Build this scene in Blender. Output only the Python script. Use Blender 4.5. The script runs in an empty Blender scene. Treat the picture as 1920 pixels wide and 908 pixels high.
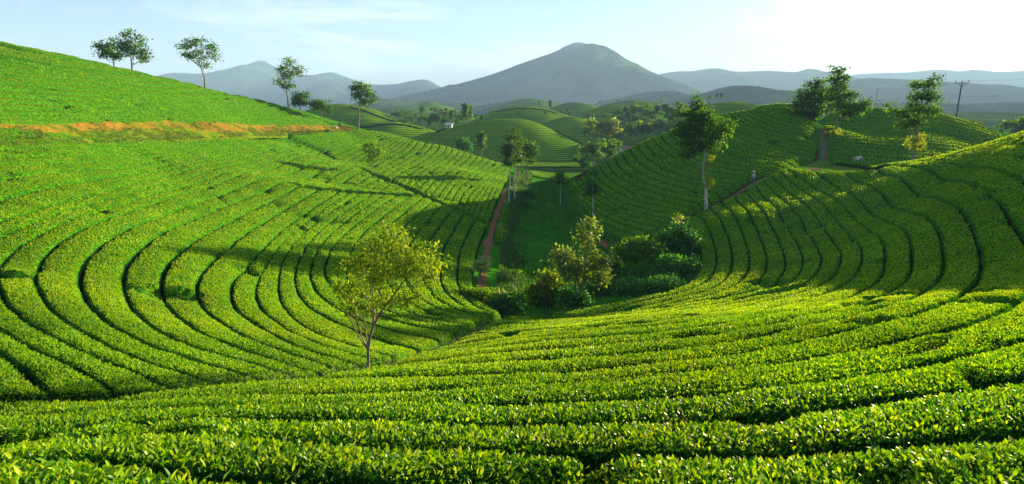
import bpy, math, random
import numpy as np
from mathutils import Vector

random.seed(7)
RNG = np.random.default_rng(11)
SC = bpy.context.scene

# ------------------------------------------------------------------ camera, sky, sun, exposure
PITCH = math.radians(11.31)
FPX = 1200.0                       # focal length in pixels of the 1920 wide photograph
cam_d = bpy.data.cameras.new("camera")
cam_d.sensor_width = 36.0
cam_d.lens = FPX / 1920.0 * 36.0
cam_d.clip_start = 0.1
cam_d.clip_end = 60000.0
cam = bpy.data.objects.new("camera", cam_d)
SC.collection.objects.link(cam)
cam.location = (0, 0, 0)
cam.rotation_euler = (math.pi / 2 - PITCH, 0, 0)
SC.camera = cam

SUN_AZ = math.radians(45.0)        # clockwise from straight ahead (+Y) towards the right (+X)
SUN_EL = math.radians(9.0)
world = bpy.data.worlds.new("World")
SC.world = world
world.use_nodes = True
wn = world.node_tree
wn.nodes.clear()


def N(nt, kind, **kw):
    n = nt.nodes.new(kind)
    for k, v in kw.items():
        if k == 'inp':
            for a, b in v.items():
                n.inputs[a].default_value = b
        else:
            setattr(n, k, v)
    return n


w_out = N(wn, 'ShaderNodeOutputWorld')
w_bg = N(wn, 'ShaderNodeBackground', inp={'Strength': 0.05})
w_sky = N(wn, 'ShaderNodeTexSky', sky_type='NISHITA', sun_disc=False)
w_sky.sun_elevation = SUN_EL
w_sky.sun_rotation = SUN_AZ
w_sky.air_density = 1.0
w_sky.dust_density = 0.2
w_sky.ozone_density = 3.0
# thin high cloud: noise on the sky direction, stretched along the horizon
w_tc = N(wn, 'ShaderNodeTexCoord')
w_map = N(wn, 'ShaderNodeMapping')
w_map.inputs['Scale'].default_value = (1.6, 1.6, 7.0)
w_n1 = N(wn, 'ShaderNodeTexNoise', inp={'Scale': 2.3, 'Detail': 9.0, 'Roughness': 0.62, 'Distortion': 0.35})
w_r1 = N(wn, 'ShaderNodeMapRange', inp={'From Min': 0.52, 'From Max': 0.70, 'To Min': 0.0, 'To Max': 0.7})
w_mix = N(wn, 'ShaderNodeMixRGB', blend_type='MIX')
w_gain = N(wn, 'ShaderNodeMixRGB', blend_type='ADD', inp={'Fac': 1.0, 'Color2': (2.2, 2.2, 2.3, 1)})
L = wn.links.new
L(w_tc.outputs['Generated'], w_map.inputs['Vector'])
L(w_map.outputs['Vector'], w_n1.inputs['Vector'])
L(w_n1.outputs['Fac'], w_r1.inputs['Value'])
L(w_sky.outputs['Color'], w_gain.inputs['Color1'])
L(w_sky.outputs['Color'], w_mix.inputs['Color1'])
L(w_gain.outputs['Color'], w_mix.inputs['Color2'])
L(w_r1.outputs['Result'], w_mix.inputs['Fac'])
w_tint = N(wn, 'ShaderNodeMixRGB', blend_type='MULTIPLY', inp={'Fac': 1.0, 'Color2': (1.10, 0.91, 1.0, 1)})
L(w_mix.outputs['Color'], w_tint.inputs['Color1'])
L(w_tint.outputs['Color'], w_bg.inputs['Color'])
L(w_bg.outputs['Background'], w_out.inputs['Surface'])

sun_d = bpy.data.lights.new("sun", 'SUN')
sun_d.energy = 5.0
sun_d.angle = math.radians(0.5)
sun_d.color = (1.0, 0.82, 0.42)
sun = bpy.data.objects.new("sun", sun_d)
SC.collection.objects.link(sun)
SUN_V = Vector((math.sin(SUN_AZ) * math.cos(SUN_EL), math.cos(SUN_AZ) * math.cos(SUN_EL), math.sin(SUN_EL)))
sun.rotation_euler = SUN_V.to_track_quat('Z', 'Y').to_euler()
sun.location = (200, 80, 100)

SC.view_settings.view_transform = 'Standard'
SC.view_settings.look = 'None'
SC.view_settings.exposure = 2.55
SC.view_settings.gamma = 1.0
SC.view_settings.use_curve_mapping = False
SC.render.engine = 'CYCLES'
SC.cycles.use_denoising = True
SC.cycles.max_bounces = 6
SC.cycles.volume_bounces = 0
SC.cycles.transparent_max_bounces = 8

HAZE = 2.1e-4

# ------------------------------------------------------------------ small helpers
CP, SP = math.cos(PITCH), math.sin(PITCH)


def ray(u, v):
    x = (np.asarray(u, float) - 960.0) / FPX
    y = (454.0 - np.asarray(v, float)) / FPX
    return np.stack([x, CP + SP * y, -SP + CP * y], -1)


def P(u, v, Y):
    d = ray(u, v)
    return d * (Y / d[..., 1:2] if d.ndim > 1 else Y / d[1])


def project(p):
    p = np.asarray(p, float)
    depth = p[..., 1] * CP - p[..., 2] * SP
    up = p[..., 1] * SP + p[..., 2] * CP
    dd = np.where(depth > 0.05, depth, 0.05)
    return 960 + FPX * p[..., 0] / dd, 454 - FPX * up / dd, depth


def hash2(ix, iy, s=0):
    h = (ix.astype(np.int64) * 374761393 + iy.astype(np.int64) * 668265263 + s * 974711) & 0x7fffffff
    h = ((h ^ (h >> 13)) * 1274126177) & 0x7fffffff
    return ((h ^ (h >> 16)) & 0xffff) / 65535.0


def vnoise(x, y, s=0):
    ix, iy = np.floor(x), np.floor(y)
    fx, fy = x - ix, y - iy
    fx = fx * fx * (3 - 2 * fx)
    fy = fy * fy * (3 - 2 * fy)
    a, b = hash2(ix, iy, s), hash2(ix + 1, iy, s)
    c, d = hash2(ix, iy + 1, s), hash2(ix + 1, iy + 1, s)
    return (a + (b - a) * fx) * (1 - fy) + (c + (d - c) * fx) * fy - 0.5


def fbm(x, y, octv=4, s=0, ridged=False):
    r, a, t = 0, 1.0, 0
    for o in range(octv):
        n = vnoise(x * 2 ** o + 17.3 * o, y * 2 ** o - 9.1 * o, s + o)
        r = r + a * ((0.5 - 2 * np.abs(n)) if ridged else n)
        t += a
        a *= 0.5
    return r / t


def new_mesh(name, verts, faces, mats, fmat=None, tint=None, smooth=None):
    """verts (n,3); faces: list of index arrays, each (m,k); tint per face"""
    me = bpy.data.meshes.new(name)
    verts = np.asarray(verts, np.float32)
    groups = [np.asarray(f, np.int32) for f in faces if len(f)]
    me.vertices.add(len(verts))
    me.vertices.foreach_set('co', verts.ravel())
    loops = np.concatenate([g.ravel() for g in groups])
    tot = np.concatenate([np.full(len(g), g.shape[1], np.int32) for g in groups])
    me.loops.add(len(loops))
    me.loops.foreach_set('vertex_index', loops)
    me.polygons.add(len(tot))
    st = np.zeros(len(tot), np.int32)
    st[1:] = np.cumsum(tot)[:-1]
    me.polygons.foreach_set('loop_start', st)
    me.polygons.foreach_set('loop_total', tot)
    for m in mats:
        me.materials.append(m)
    if fmat is not None:
        me.polygons.foreach_set('material_index', np.asarray(fmat, np.int32))
    if smooth is not None:
        sm = np.full(len(tot), bool(smooth)) if np.isscalar(smooth) else np.asarray(smooth, bool)
        me.polygons.foreach_set('use_smooth', sm)
    if tint is not None:
        at = me.attributes.new('tint', 'FLOAT', 'FACE')
        at.data.foreach_set('value', np.asarray(tint, np.float32))
    me.update(calc_edges=True)
    return me


def link(name, me, parent=None, loc=None, kind=None, label=None, cat=None, group=None):
    o = bpy.data.objects.new(name, me)
    SC.collection.objects.link(o)
    if parent is not None:
        o.parent = parent
    if loc is not None:
        o.location = loc
    if kind:
        o['kind'] = kind
    if label:
        o['label'] = label
    if cat:
        o['category'] = cat
    if group:
        o['group'] = group
    return o


def grid_faces(n, m):
    i = np.arange(n - 1)[:, None] * m + np.arange(m - 1)[None, :]
    return np.stack([i, i + 1, i + m + 1, i + m], -1).reshape(-1, 4)


def catmull(pts, n):
    p = np.asarray(pts, float)
    if len(p) == 2:
        t = np.linspace(0, 1, n)[:, None]
        return p[0] * (1 - t) + p[1] * t
    q = np.vstack([2 * p[0] - p[1], p, 2 * p[-1] - p[-2]])
    seg = np.linalg.norm(np.diff(p, axis=0), axis=1)
    s = np.concatenate([[0], np.cumsum(seg)])
    t = np.linspace(0, s[-1], n)
    k = np.clip(np.searchsorted(s, t, 'right') - 1, 0, len(seg) - 1)
    f = ((t - s[k]) / np.maximum(seg[k], 1e-9))[:, None]
    a, b, c, d = q[k], q[k + 1], q[k + 2], q[k + 3]
    return 0.5 * (2 * b + (c - a) * f + (2 * a - 5 * b + 4 * c - d) * f ** 2 + (3 * b - a - 3 * c + d) * f ** 3)


def resample(p, n):
    s = np.concatenate([[0], np.cumsum(np.linalg.norm(np.diff(p, axis=0), axis=1))])
    t = np.linspace(0, s[-1], n)
    return np.stack([np.interp(t, s, p[:, k]) for k in range(p.shape[1])], -1)


# ------------------------------------------------------------------ materials
def mat(name):
    m = bpy.data.materials.new(name)
    m.use_nodes = True
    m.node_tree.nodes.clear()
    return m, m.node_tree


def ramp(nt, stops):
    r = N(nt, 'ShaderNodeValToRGB')
    e = r.color_ramp.elements
    while len(e) < len(stops):
        e.new(0.5)
    for k, (p, c) in enumerate(stops):
        e[k].position = p
        e[k].color = (*c, 1)
    return r


def leaf_material(name, stops, transl=0.35, gloss=0.35, rough=0.45, var=0.0):
    m, nt = mat(name)
    out = N(nt, 'ShaderNodeOutputMaterial')
    at = N(nt, 'ShaderNodeAttribute', attribute_name='tint')
    rp = ramp(nt, stops)
    pb = N(nt, 'ShaderNodeBsdfPrincipled', inp={'Roughness': rough, 'Specular IOR Level': gloss})
    tr = N(nt, 'ShaderNodeBsdfTranslucent')
    hs = N(nt, 'ShaderNodeHueSaturation', inp={'Hue': 0.485, 'Saturation': 1.1, 'Value': 1.5})
    mx = N(nt, 'ShaderNodeMixShader', inp={'Fac': transl})
    l = nt.links.new
    l(at.outputs['Fac'], rp.inputs['Fac'])
    col = rp.outputs['Color']
    if var:
        geo = N(nt, 'ShaderNodeNewGeometry')
        no = N(nt, 'ShaderNodeTexNoise', inp={'Scale': var, 'Detail': 3.0})
        l(geo.outputs['Position'], no.inputs['Vector'])
        mr = N(nt, 'ShaderNodeMapRange', inp={'From Min': 0.3, 'From Max': 0.7, 'To Min': 0.72, 'To Max': 1.25})
        l(no.outputs['Fac'], mr.inputs['Value'])
        h2 = N(nt, 'ShaderNodeHueSaturation')
        l(mr.outputs['Result'], h2.inputs['Value'])
        l(col, h2.inputs['Color'])
        col = h2.outputs['Color']
    l(col, pb.inputs['Base Color'])
    l(col, hs.inputs['Color'])
    l(hs.outputs['Color'], tr.inputs['Color'])
    l(pb.outputs[0], mx.inputs[1])
    l(tr.outputs[0], mx.inputs[2])
    l(mx.outputs[0], out.inputs['Surface'])
    return m


def noise_material(name, stops, scale, detail=6, rough=0.9, bump=0.3, bscale=None, bdist=0.1, spec=0.2, vec_scale=None):
    m, nt = mat(name)
    out = N(nt, 'ShaderNodeOutputMaterial')
    pb = N(nt, 'ShaderNodeBsdfPrincipled', inp={'Roughness': rough, 'Specular IOR Level': spec}) if spec > 0.2 else N(nt, 'ShaderNodeBsdfDiffuse')
    geo = N(nt, 'ShaderNodeNewGeometry')
    l = nt.links.new
    src = geo.outputs['Position']
    if vec_scale:
        mp = N(nt, 'ShaderNodeMapping')
        mp.inputs['Scale'].default_value = vec_scale
        l(src, mp.inputs['Vector'])
        src = mp.outputs['Vector']
    no = N(nt, 'ShaderNodeTexNoise', inp={'Scale': scale, 'Detail': detail, 'Roughness': 0.6})
    rp = ramp(nt, stops)
    l(src, no.inputs['Vector'])
    l(no.outputs['Fac'], rp.inputs['Fac'])
    l(rp.outputs['Color'], pb.inputs[0])
    if bump:
        n2 = N(nt, 'ShaderNodeTexNoise', inp={'Scale': bscale or scale * 4, 'Detail': 5.0})
        l(src, n2.inputs['Vector'])
        bp = N(nt, 'ShaderNodeBump', inp={'Strength': bump, 'Distance': bdist})
        l(n2.outputs['Fac'], bp.inputs['Height'])
        l(bp.outputs['Normal'], pb.inputs['Normal'])
    l(pb.outputs[0], out.inputs['Surface'])
    return m


def plain_material(name, col, rough=0.6, metal=0.0, spec=0.4):
    return noise_material(name, [(0.3, tuple(c * 0.8 for c in col)), (0.7, col)], 14.0, 3, rough, 0.0, spec=spec)


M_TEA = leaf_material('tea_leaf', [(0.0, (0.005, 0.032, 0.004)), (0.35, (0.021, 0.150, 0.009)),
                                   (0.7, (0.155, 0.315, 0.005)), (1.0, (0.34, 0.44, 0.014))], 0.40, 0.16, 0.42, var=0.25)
M_CANOPY = noise_material('tea_canopy', [(0.32, (0.008, 0.045, 0.004)), (0.5, (0.028, 0.155, 0.008)), (0.70, (0.140, 0.315, 0.006))],
                          4.0, 9, 0.85, 1.0, 8.0, 0.14, spec=0.05)
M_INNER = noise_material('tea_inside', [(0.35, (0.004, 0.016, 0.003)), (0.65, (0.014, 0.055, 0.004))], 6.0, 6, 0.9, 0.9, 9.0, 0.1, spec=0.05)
M_SOIL = noise_material('dark_soil', [(0.3, (0.030, 0.020, 0.010)), (0.55, (0.060, 0.042, 0.018)), (0.75, (0.045, 0.070, 0.014))], 0.9, 8, 0.95, 0.6, 6.0, 0.1)
M_PATH = noise_material('red_earth', [(0.30, (0.17, 0.080, 0.035)), (0.55, (0.27, 0.14, 0.065)), (0.72, (0.13, 0.13, 0.03))], 1.2, 8, 0.95, 0.6, 7.0, 0.06)
M_BANK = noise_material('orange_bank', [(0.38, (0.09, 0.15, 0.010)), (0.47, (0.20, 0.18, 0.015)), (0.56, (0.30, 0.17, 0.025)), (0.70, (0.20, 0.095, 0.020))],
                        0.35, 12, 0.95, 0.8, 2.5, 0.25)
M_RICE = noise_material('rice_green', [(0.3, (0.022, 0.150, 0.006)), (0.7, (0.060, 0.25, 0.008))], 0.6, 7, 0.8, 0.7, 5.0, 0.1, vec_scale=(0.6, 2.0, 1))
M_PLAIN = noise_material('plain_green', [(0.35, (0.020, 0.050, 0.012)), (0.5, (0.035, 0.085, 0.015)), (0.65, (0.07, 0.13, 0.02))], 0.012, 8, 0.9, 0.5, 0.15, 1.5)
M_BARK = noise_material('bark', [(0.3, (0.13, 0.10, 0.07)), (0.7, (0.33, 0.27, 0.20))], 5.0, 6, 0.9, 0.6, 20.0, 0.03, vec_scale=(1, 1, 0.3))
M_PALEBARK = noise_material('pale_bark', [(0.3, (0.28, 0.25, 0.21)), (0.7, (0.55, 0.51, 0.45))], 5.0, 6, 0.9, 0.5, 20.0, 0.03, vec_scale=(1, 1, 0.3))
GREEN = [(0.0, (0.012, 0.055, 0.005)), (0.5, (0.055, 0.160, 0.010)), (1.0, (0.160, 0.280, 0.014))]
M_TREE = leaf_material('tree_leaf', GREEN, 0.5, 0.12, 0.6)
M_YELLOW = leaf_material('yellow_leaf', [(0.0, (0.04, 0.10, 0.006)), (0.5, (0.15, 0.23, 0.012)), (1.0, (0.32, 0.37, 0.03))], 0.48, 0.15, 0.55)  # yellow foliage; on the low trunk tufts the yellow stands in for sunlight
M_GOLD = leaf_material('golden_leaf', [(0.0, (0.04, 0.10, 0.010)), (0.5, (0.14, 0.23, 0.025)), (1.0, (0.33, 0.42, 0.07))], 0.36, 0.3, 0.5)
M_DEEP = leaf_material('deep_leaf', [(0.0, (0.010, 0.060, 0.008)), (0.5, (0.040, 0.190, 0.020)), (1.0, (0.110, 0.320, 0.045))], 0.36, 0.15, 0.6)
M_BRUSH = leaf_material('brush_leaf', [(0.0, (0.02, 0.06, 0.008)), (0.5, (0.06, 0.15, 0.016)), (1.0, (0.17, 0.22, 0.04))], 0.32, 0.25, 0.6)

# ------------------------------------------------------------------ terrain (height of the clipped tea canopy), metres, eye at 0,0,0
ctl = []


def cp(u, v, Y, ground=False):
    p = P(u, v, Y)
    ctl.append((p[0], p[1], p[2] + (0.75 if ground else 0)))


def cw(x, y, z, ground=False):
    ctl.append((x, y, z + (0.75 if ground else 0)))


for Y in (1, 3, 5, 8, 12, 16, 20, 26, 33, 41):
    cw(0, Y, -1.7 - 0.28 * Y)
for a in [(0, 908, 4.2), (0, 800, 8.0), (0, 742, 12.0), (300, 722, 13.5), (560, 704, 15.2), (683, 690, 18), (800, 652, 25), (870, 622, 31),
          (1500, 650, 13), (1790, 570, 18), (1880, 470, 30), (1920, 700, 8.5), (1920, 600, 14), (1900, 350, 38), (1600, 450, 48), (1600, 520, 34),
          (1310, 520, 48.5), (1200, 557, 44), (1290, 410, 70), (1500, 560, 29), (1450, 480, 50), (1400, 400, 65), (1640, 335, 71), (1700, 380, 55),
          (1540, 309, 89), (1620, 313, 79), (1700, 314, 69), (1780, 306, 60), (1850, 295, 52), (1920, 282, 46),
          (100, 600, 19), (0, 600, 18.2), (0, 500, 24.3), (0, 400, 33.6), (0, 320, 43), (0, 262, 51), (60, 510, 26), (350, 510, 30), (605, 510, 38),
          (350, 600, 22.5), (605, 600, 27), (480, 640, 20.5), (760, 600, 33), (845, 505, 48), (870, 545, 43), (605, 420, 60), (605, 340, 92),
          (605, 290, 125), (300, 400, 46), (300, 320, 65), (300, 262, 80), (480, 256, 108), (640, 242, 155), (480, 330, 75),
          (910, 480, 58), (925, 430, 72), (945, 355, 110), (850, 440, 66), (800, 430, 64), (760, 350, 95), (850, 390, 82), (870, 320, 125),
          (660, 240, 158), (735, 252, 165), (840, 275, 165), (950, 310, 152),
          (0, 232, 55), (0, 75, 95), (0, 150, 72), (200, 118, 112), (340, 150, 125), (500, 190, 145), (600, 215, 156), (300, 228, 88), (480, 233, 122),
          (1060, 350, 117), (1180, 445, 68), (1330, 385, 75), (1420, 325, 85), (1530, 300, 95), (1430, 200, 117), (1270, 240, 119), (1110, 310, 122),
          (1340, 215, 118), (1500, 199, 118), (1300, 320, 92), (1430, 260, 101), (1200, 370, 88), (1064, 384, 93),
          (1740, 205, 135), (1630, 200, 135), (1600, 304, 97), (1700, 309, 88), (1920, 262, 130), (1850, 235, 132), (1700, 250, 112),
          (1545, 285, 100), (1536, 240, 119), (1850, 275, 108)]:
    cp(*a)
for a in [(-20, 10, -5.4), (-40, 22, -5.0), (-30, 12, -5.2), (-30, -10, -3), (-10, -10, 1), (10, -10, 1.5), (30, -6, 0.5),
          (36, 28, -1.3), (44, 39, 1.2), (60, 50, 4), (55, 30, 2.5), (40, 14, -0.5), (25, 8, -2.2), (22, 14, -3.4), (55, 0, 2), (75, 60, 0),
          (-95, 130, 8), (-75, 155, 4), (-55, 178, -2), (-40, 190, -6), (-110, 90, 13), (-90, 60, 8), (-60, 40, 0.5), (-60, 10, -3), (-130, 140, 5),
          (-25, 195, -12), (0, 185, -14.5), (-60, 210, -10), (20, 150, -13.5), (32, 165, -13), (52, 160, -9), (66, 155, -3.5), (90, 165, -7),
          (115, 155, -11), (130, 125, -9), (115, 95, -6), (90, 80, -4), (10, 200, -15), (40, 200, -15), (80, 200, -14)]:
    cw(*a)
for a in [(4, 58, -15), (4, 72, -15), (4, 85, -15), (4.5, 100, -15), (5, 120, -15), (6, 140, -15), (3.5, 48, -14.3), (10, 52, -14), (10, 62, -14.6), (8, 158, -15)]:
    cw(*a, ground=True)
CT = np.array(ctl)
SCL = 60.0


def tps(r2):
    return 0.5 * r2 * np.log(r2 + 1e-12)


def _fit():
    x = CT[:, :2] / SCL
    d2 = ((x[:, None] - x[None]) ** 2).sum(-1)
    K = tps(d2) + np.eye(len(x)) * 5e-4
    Pm = np.hstack([np.ones((len(x), 1)), x])
    A = np.block([[K, Pm], [Pm.T, np.zeros((3, 3))]])
    return np.linalg.solve(A, np.concatenate([CT[:, 2], np.zeros(3)]))


WGT = _fit()


def sstep(a, b, x):
    t = np.clip((x - a) / (b - a), 0, 1)
    return t * t * (3 - 2 * t)


def S(x, y):
    """canopy-top height"""
    x = np.asarray(x, float)
    y = np.asarray(y, float)
    shp = x.shape
    xf, yf = x.ravel(), y.ravel()
    out = np.empty(len(xf))
    c = CT[:, :2] / SCL
    for i in range(0, len(xf), 40000):
        a, b = np.clip(xf[i:i + 40000], -170, 170) / SCL, np.clip(yf[i:i + 40000], -60, 230) / SCL
        r2 = (a[:, None] - c[None, :, 0]) ** 2 + (b[:, None] - c[None, :, 1]) ** 2
        out[i:i + 40000] = tps(r2) @ WGT[:-3] + WGT[-3] + WGT[-2] * a + WGT[-1] * b
    far = -15.2 + 1.0 * fbm(xf / 90, yf / 90, 3, 5)
    w = sstep(165, 215, yf) + sstep(110, 165, np.abs(xf)) + sstep(25, 55, -yf)
    w = np.clip(w, 0, 1)
    return (out * (1 - w) + far * w).reshape(shp)


def hit(u, v, lo=2.0, hi=230.0):
    """where a sight line through photo pixel u,v meets the canopy surface"""
    u = np.atleast_1d(np.asarray(u, float))
    v = np.atleast_1d(np.asarray(v, float))
    d = ray(u, v)
    Ys = np.geomspace(lo, hi, 260)
    pts = d[:, None, :] * (Ys[None, :, None] / d[:, None, 1:2])
    g = pts[..., 2] - S(pts[..., 0], pts[..., 1])
    below = g < 0
    first = np.argmax(below, 1)
    miss = ~below.any(1)
    first[miss] = np.argmin(g[miss], 1) if miss.any() else 0
    i0 = np.maximum(first - 1, 0)
    k = np.arange(len(u))
    g0, g1 = g[k, i0], g[k, first]
    f = np.where(miss | (first == 0), 1.0, g0 / np.maximum(g0 - g1, 1e-9))
    Y = Ys[i0] * (1 - f) + Ys[first] * f
    p = d * (Y / d[:, 1])[:, None]
    p[:, 2] = S(p[:, 0], p[:, 1])
    return p


def ground_at(x, y):
    return float(S(np.array([x]), np.array([y]))[0]) - 0.75


# ground: one sheet from under the camera to the far hills
def build_ground():
    ang = np.concatenate([np.linspace(-180, -62, 60)[:-1], np.linspace(-62, 62, 320), np.linspace(62, 180, 60)[1:]])
    rad = np.concatenate([np.geomspace(0.6, 320, 200), np.geomspace(330, 7800, 66)])
    A, R = np.meshgrid(np.radians(ang), rad)
    x, y = R * np.sin(A), R * np.cos(A)
    z = S(x, y) - 0.75 + 0.05 * fbm(x * 0.8, y * 0.8, 3, 3)
    f = grid_faces(len(rad), len(ang))[:, ::-1]
    cx, cy = x.ravel()[f].mean(1), y.ravel()[f].mean(1)
    valley = (cy > 42) & (cy < 175) & (cx > -5 - 0.02 * (cy - 40)) & (cx < 17 - 0.08 * (cy - 60))
    far = (cy > 168) | (np.hypot(cx, cy) > 175)
    return link('ground', new_mesh('ground', np.stack([x, y, z], -1).reshape(-1, 3), [f], [M_SOIL, M_RICE, M_PLAIN, M_CANOPY],
                                   np.where(far, 2, np.where(valley, 1, np.where((cy > 96) & ((cx > 48) | (cx < -8)) | (cy > 120) & (cx > 25), 3, 0))), smooth=True), kind='structure')


build_ground()

# ------------------------------------------------------------------ tea rows
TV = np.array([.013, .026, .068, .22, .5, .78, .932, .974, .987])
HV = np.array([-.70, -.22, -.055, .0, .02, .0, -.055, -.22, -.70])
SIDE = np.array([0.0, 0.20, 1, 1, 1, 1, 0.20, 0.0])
NUM = "first second third fourth fifth sixth seventh eighth ninth tenth eleventh twelfth thirteenth fourteenth fifteenth sixteenth seventeenth eighteenth nineteenth twentieth".split()
TENS = {20: 'twenty', 30: 'thirty', 40: 'forty', 50: 'fifty'}


def ordinal(n):
    if n <= 20:
        return NUM[n - 1]
    t, r = n // 10 * 10, n % 10
    return TENS[t] + '-' + NUM[r - 1] if r else TENS[t][:-1] + 'ieth'


LEAFN = [0]


def scatter_leaves(V, n, m, gap_dark=True):
    """leaves over the strip V (n,m,3); returns verts, tris, tints"""
    a, b, c, d = V[:-1, :-1], V[:-1, 1:], V[1:, 1:], V[1:, :-1]
    nrm = np.cross(c - a, b - d)
    area = 0.5 * np.linalg.norm(nrm, axis=-1)
    nrm = nrm / np.maximum(2 * area[..., None], 1e-9)
    nrm = np.where(nrm[..., 2:3] < 0, -nrm, nrm)
    cen = (a + b + c + d) / 4
    u, v, dep = project(cen)
    D = np.linalg.norm(cen, axis=-1)
    inside = ((u > -90) & (u < 2010) & (v < 1000) & (v > -20) & (dep > 0.8)) | ((D < 20) & (D > 1.2) & (u > -350) & (u < 2800) & (v < 1300) & (dep > 0.3))
    Ls = np.clip(np.interp(D, [0, 40, 110], [0, 0.104, 0.17]), 0.066, 0.2)
    face = np.abs((nrm * cen).sum(-1) / D)
    dens = 3.0 / Ls ** 2 * np.interp(D, [6, 12, 22, 35, 70, 120], [1.45, 1.35, 0.95, 0.55, 0.30, 0.22]) * np.clip(0.25 + 3.0 * face, 0.3, 1.0) * (0.55 + 0.45 * SIDE[None, :])
    dens = np.minimum(dens, 780)
    dens = np.where((u > -60) & (u < 1980) & (v < 960), dens, dens * 0.45)
    cnt = RNG.poisson(np.where(inside, area * dens, 0))
    tot = int(cnt.sum())
    if tot == 0:
        return None
    idx = np.repeat(np.arange(cnt.size), cnt.ravel())
    ii, jj = idx // (m - 1), idx % (m - 1)
    s, t = RNG.random(tot)[:, None], RNG.random(tot)[:, None]
    pos = (a[ii, jj] * (1 - s) + d[ii, jj] * s) * (1 - t) + (b[ii, jj] * (1 - s) + c[ii, jj] * s) * t
    nn = nrm[ii, jj]
    ln = Ls[ii, jj] * RNG.uniform(0.65, 1.35, tot)
    rv = RNG.normal(size=(tot, 3))
    tan = rv - (rv * nn).sum(-1, keepdims=True) * nn
    tan /= np.linalg.norm(tan, axis=-1, keepdims=True)
    up = RNG.uniform(0.2, 2.0, tot)[:, None]
    dr = tan + nn * up + np.array([0, 0, 0.25])
    dr /= np.linalg.norm(dr, axis=-1, keepdims=True)
    wv = np.cross(dr, nn + 0.7 * RNG.normal(size=(tot, 3)))
    wv /= np.maximum(np.linalg.norm(wv, axis=-1, keepdims=True), 1e-6)
    fn = np.cross(wv, dr)
    ln = ln[:, None]
    Dl = D[ii, jj]
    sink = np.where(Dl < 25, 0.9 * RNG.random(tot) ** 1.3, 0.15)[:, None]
    base = pos - nn * ln * sink - nn * 0.02
    wd = 0.20
    tip = base + dr * ln + fn * ln * -0.10

    def at(f, w):
        return base + dr * ln * f + wv * ln * w + fn * ln * 0.05

    nr = Dl < 10.5
    q = np.stack([base, at(0.48, wd), tip, at(0.48, -wd)], 1)[~nr]
    k = np.arange(len(q))[:, None] * 4
    tri4 = np.stack([k + np.array([[0, 1, 2]]), k + np.array([[0, 2, 3]])], 1).reshape(-1, 3)
    q6 = np.stack([base, at(0.30, wd * 0.85), at(0.65, wd * 0.8), tip, at(0.65, -wd * 0.8), at(0.30, -wd * 0.85)], 1)[nr]
    k = np.arange(len(q6))[:, None] * 6 + len(q) * 4
    tri6 = np.stack([k + np.array([[0, 1, 5]]), k + np.array([[1, 2, 5]]), k + np.array([[2, 4, 5]]), k + np.array([[2, 3, 4]])], 1).reshape(-1, 3)
    verts = np.vstack([q.reshape(-1, 3), q6.reshape(-1, 3)])
    tris = np.vstack([tri4, tri6])
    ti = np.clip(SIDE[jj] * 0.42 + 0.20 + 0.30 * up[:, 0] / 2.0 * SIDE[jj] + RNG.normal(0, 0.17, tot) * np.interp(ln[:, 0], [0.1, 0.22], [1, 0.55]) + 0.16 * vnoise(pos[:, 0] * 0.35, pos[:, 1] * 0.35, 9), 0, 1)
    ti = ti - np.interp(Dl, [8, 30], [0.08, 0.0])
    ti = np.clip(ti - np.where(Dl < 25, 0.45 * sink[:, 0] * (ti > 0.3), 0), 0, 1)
    LEAFN[0] += tot
    return verts, tris, np.concatenate([np.repeat(ti[~nr], 2), np.repeat(ti[nr], 4)])


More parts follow.
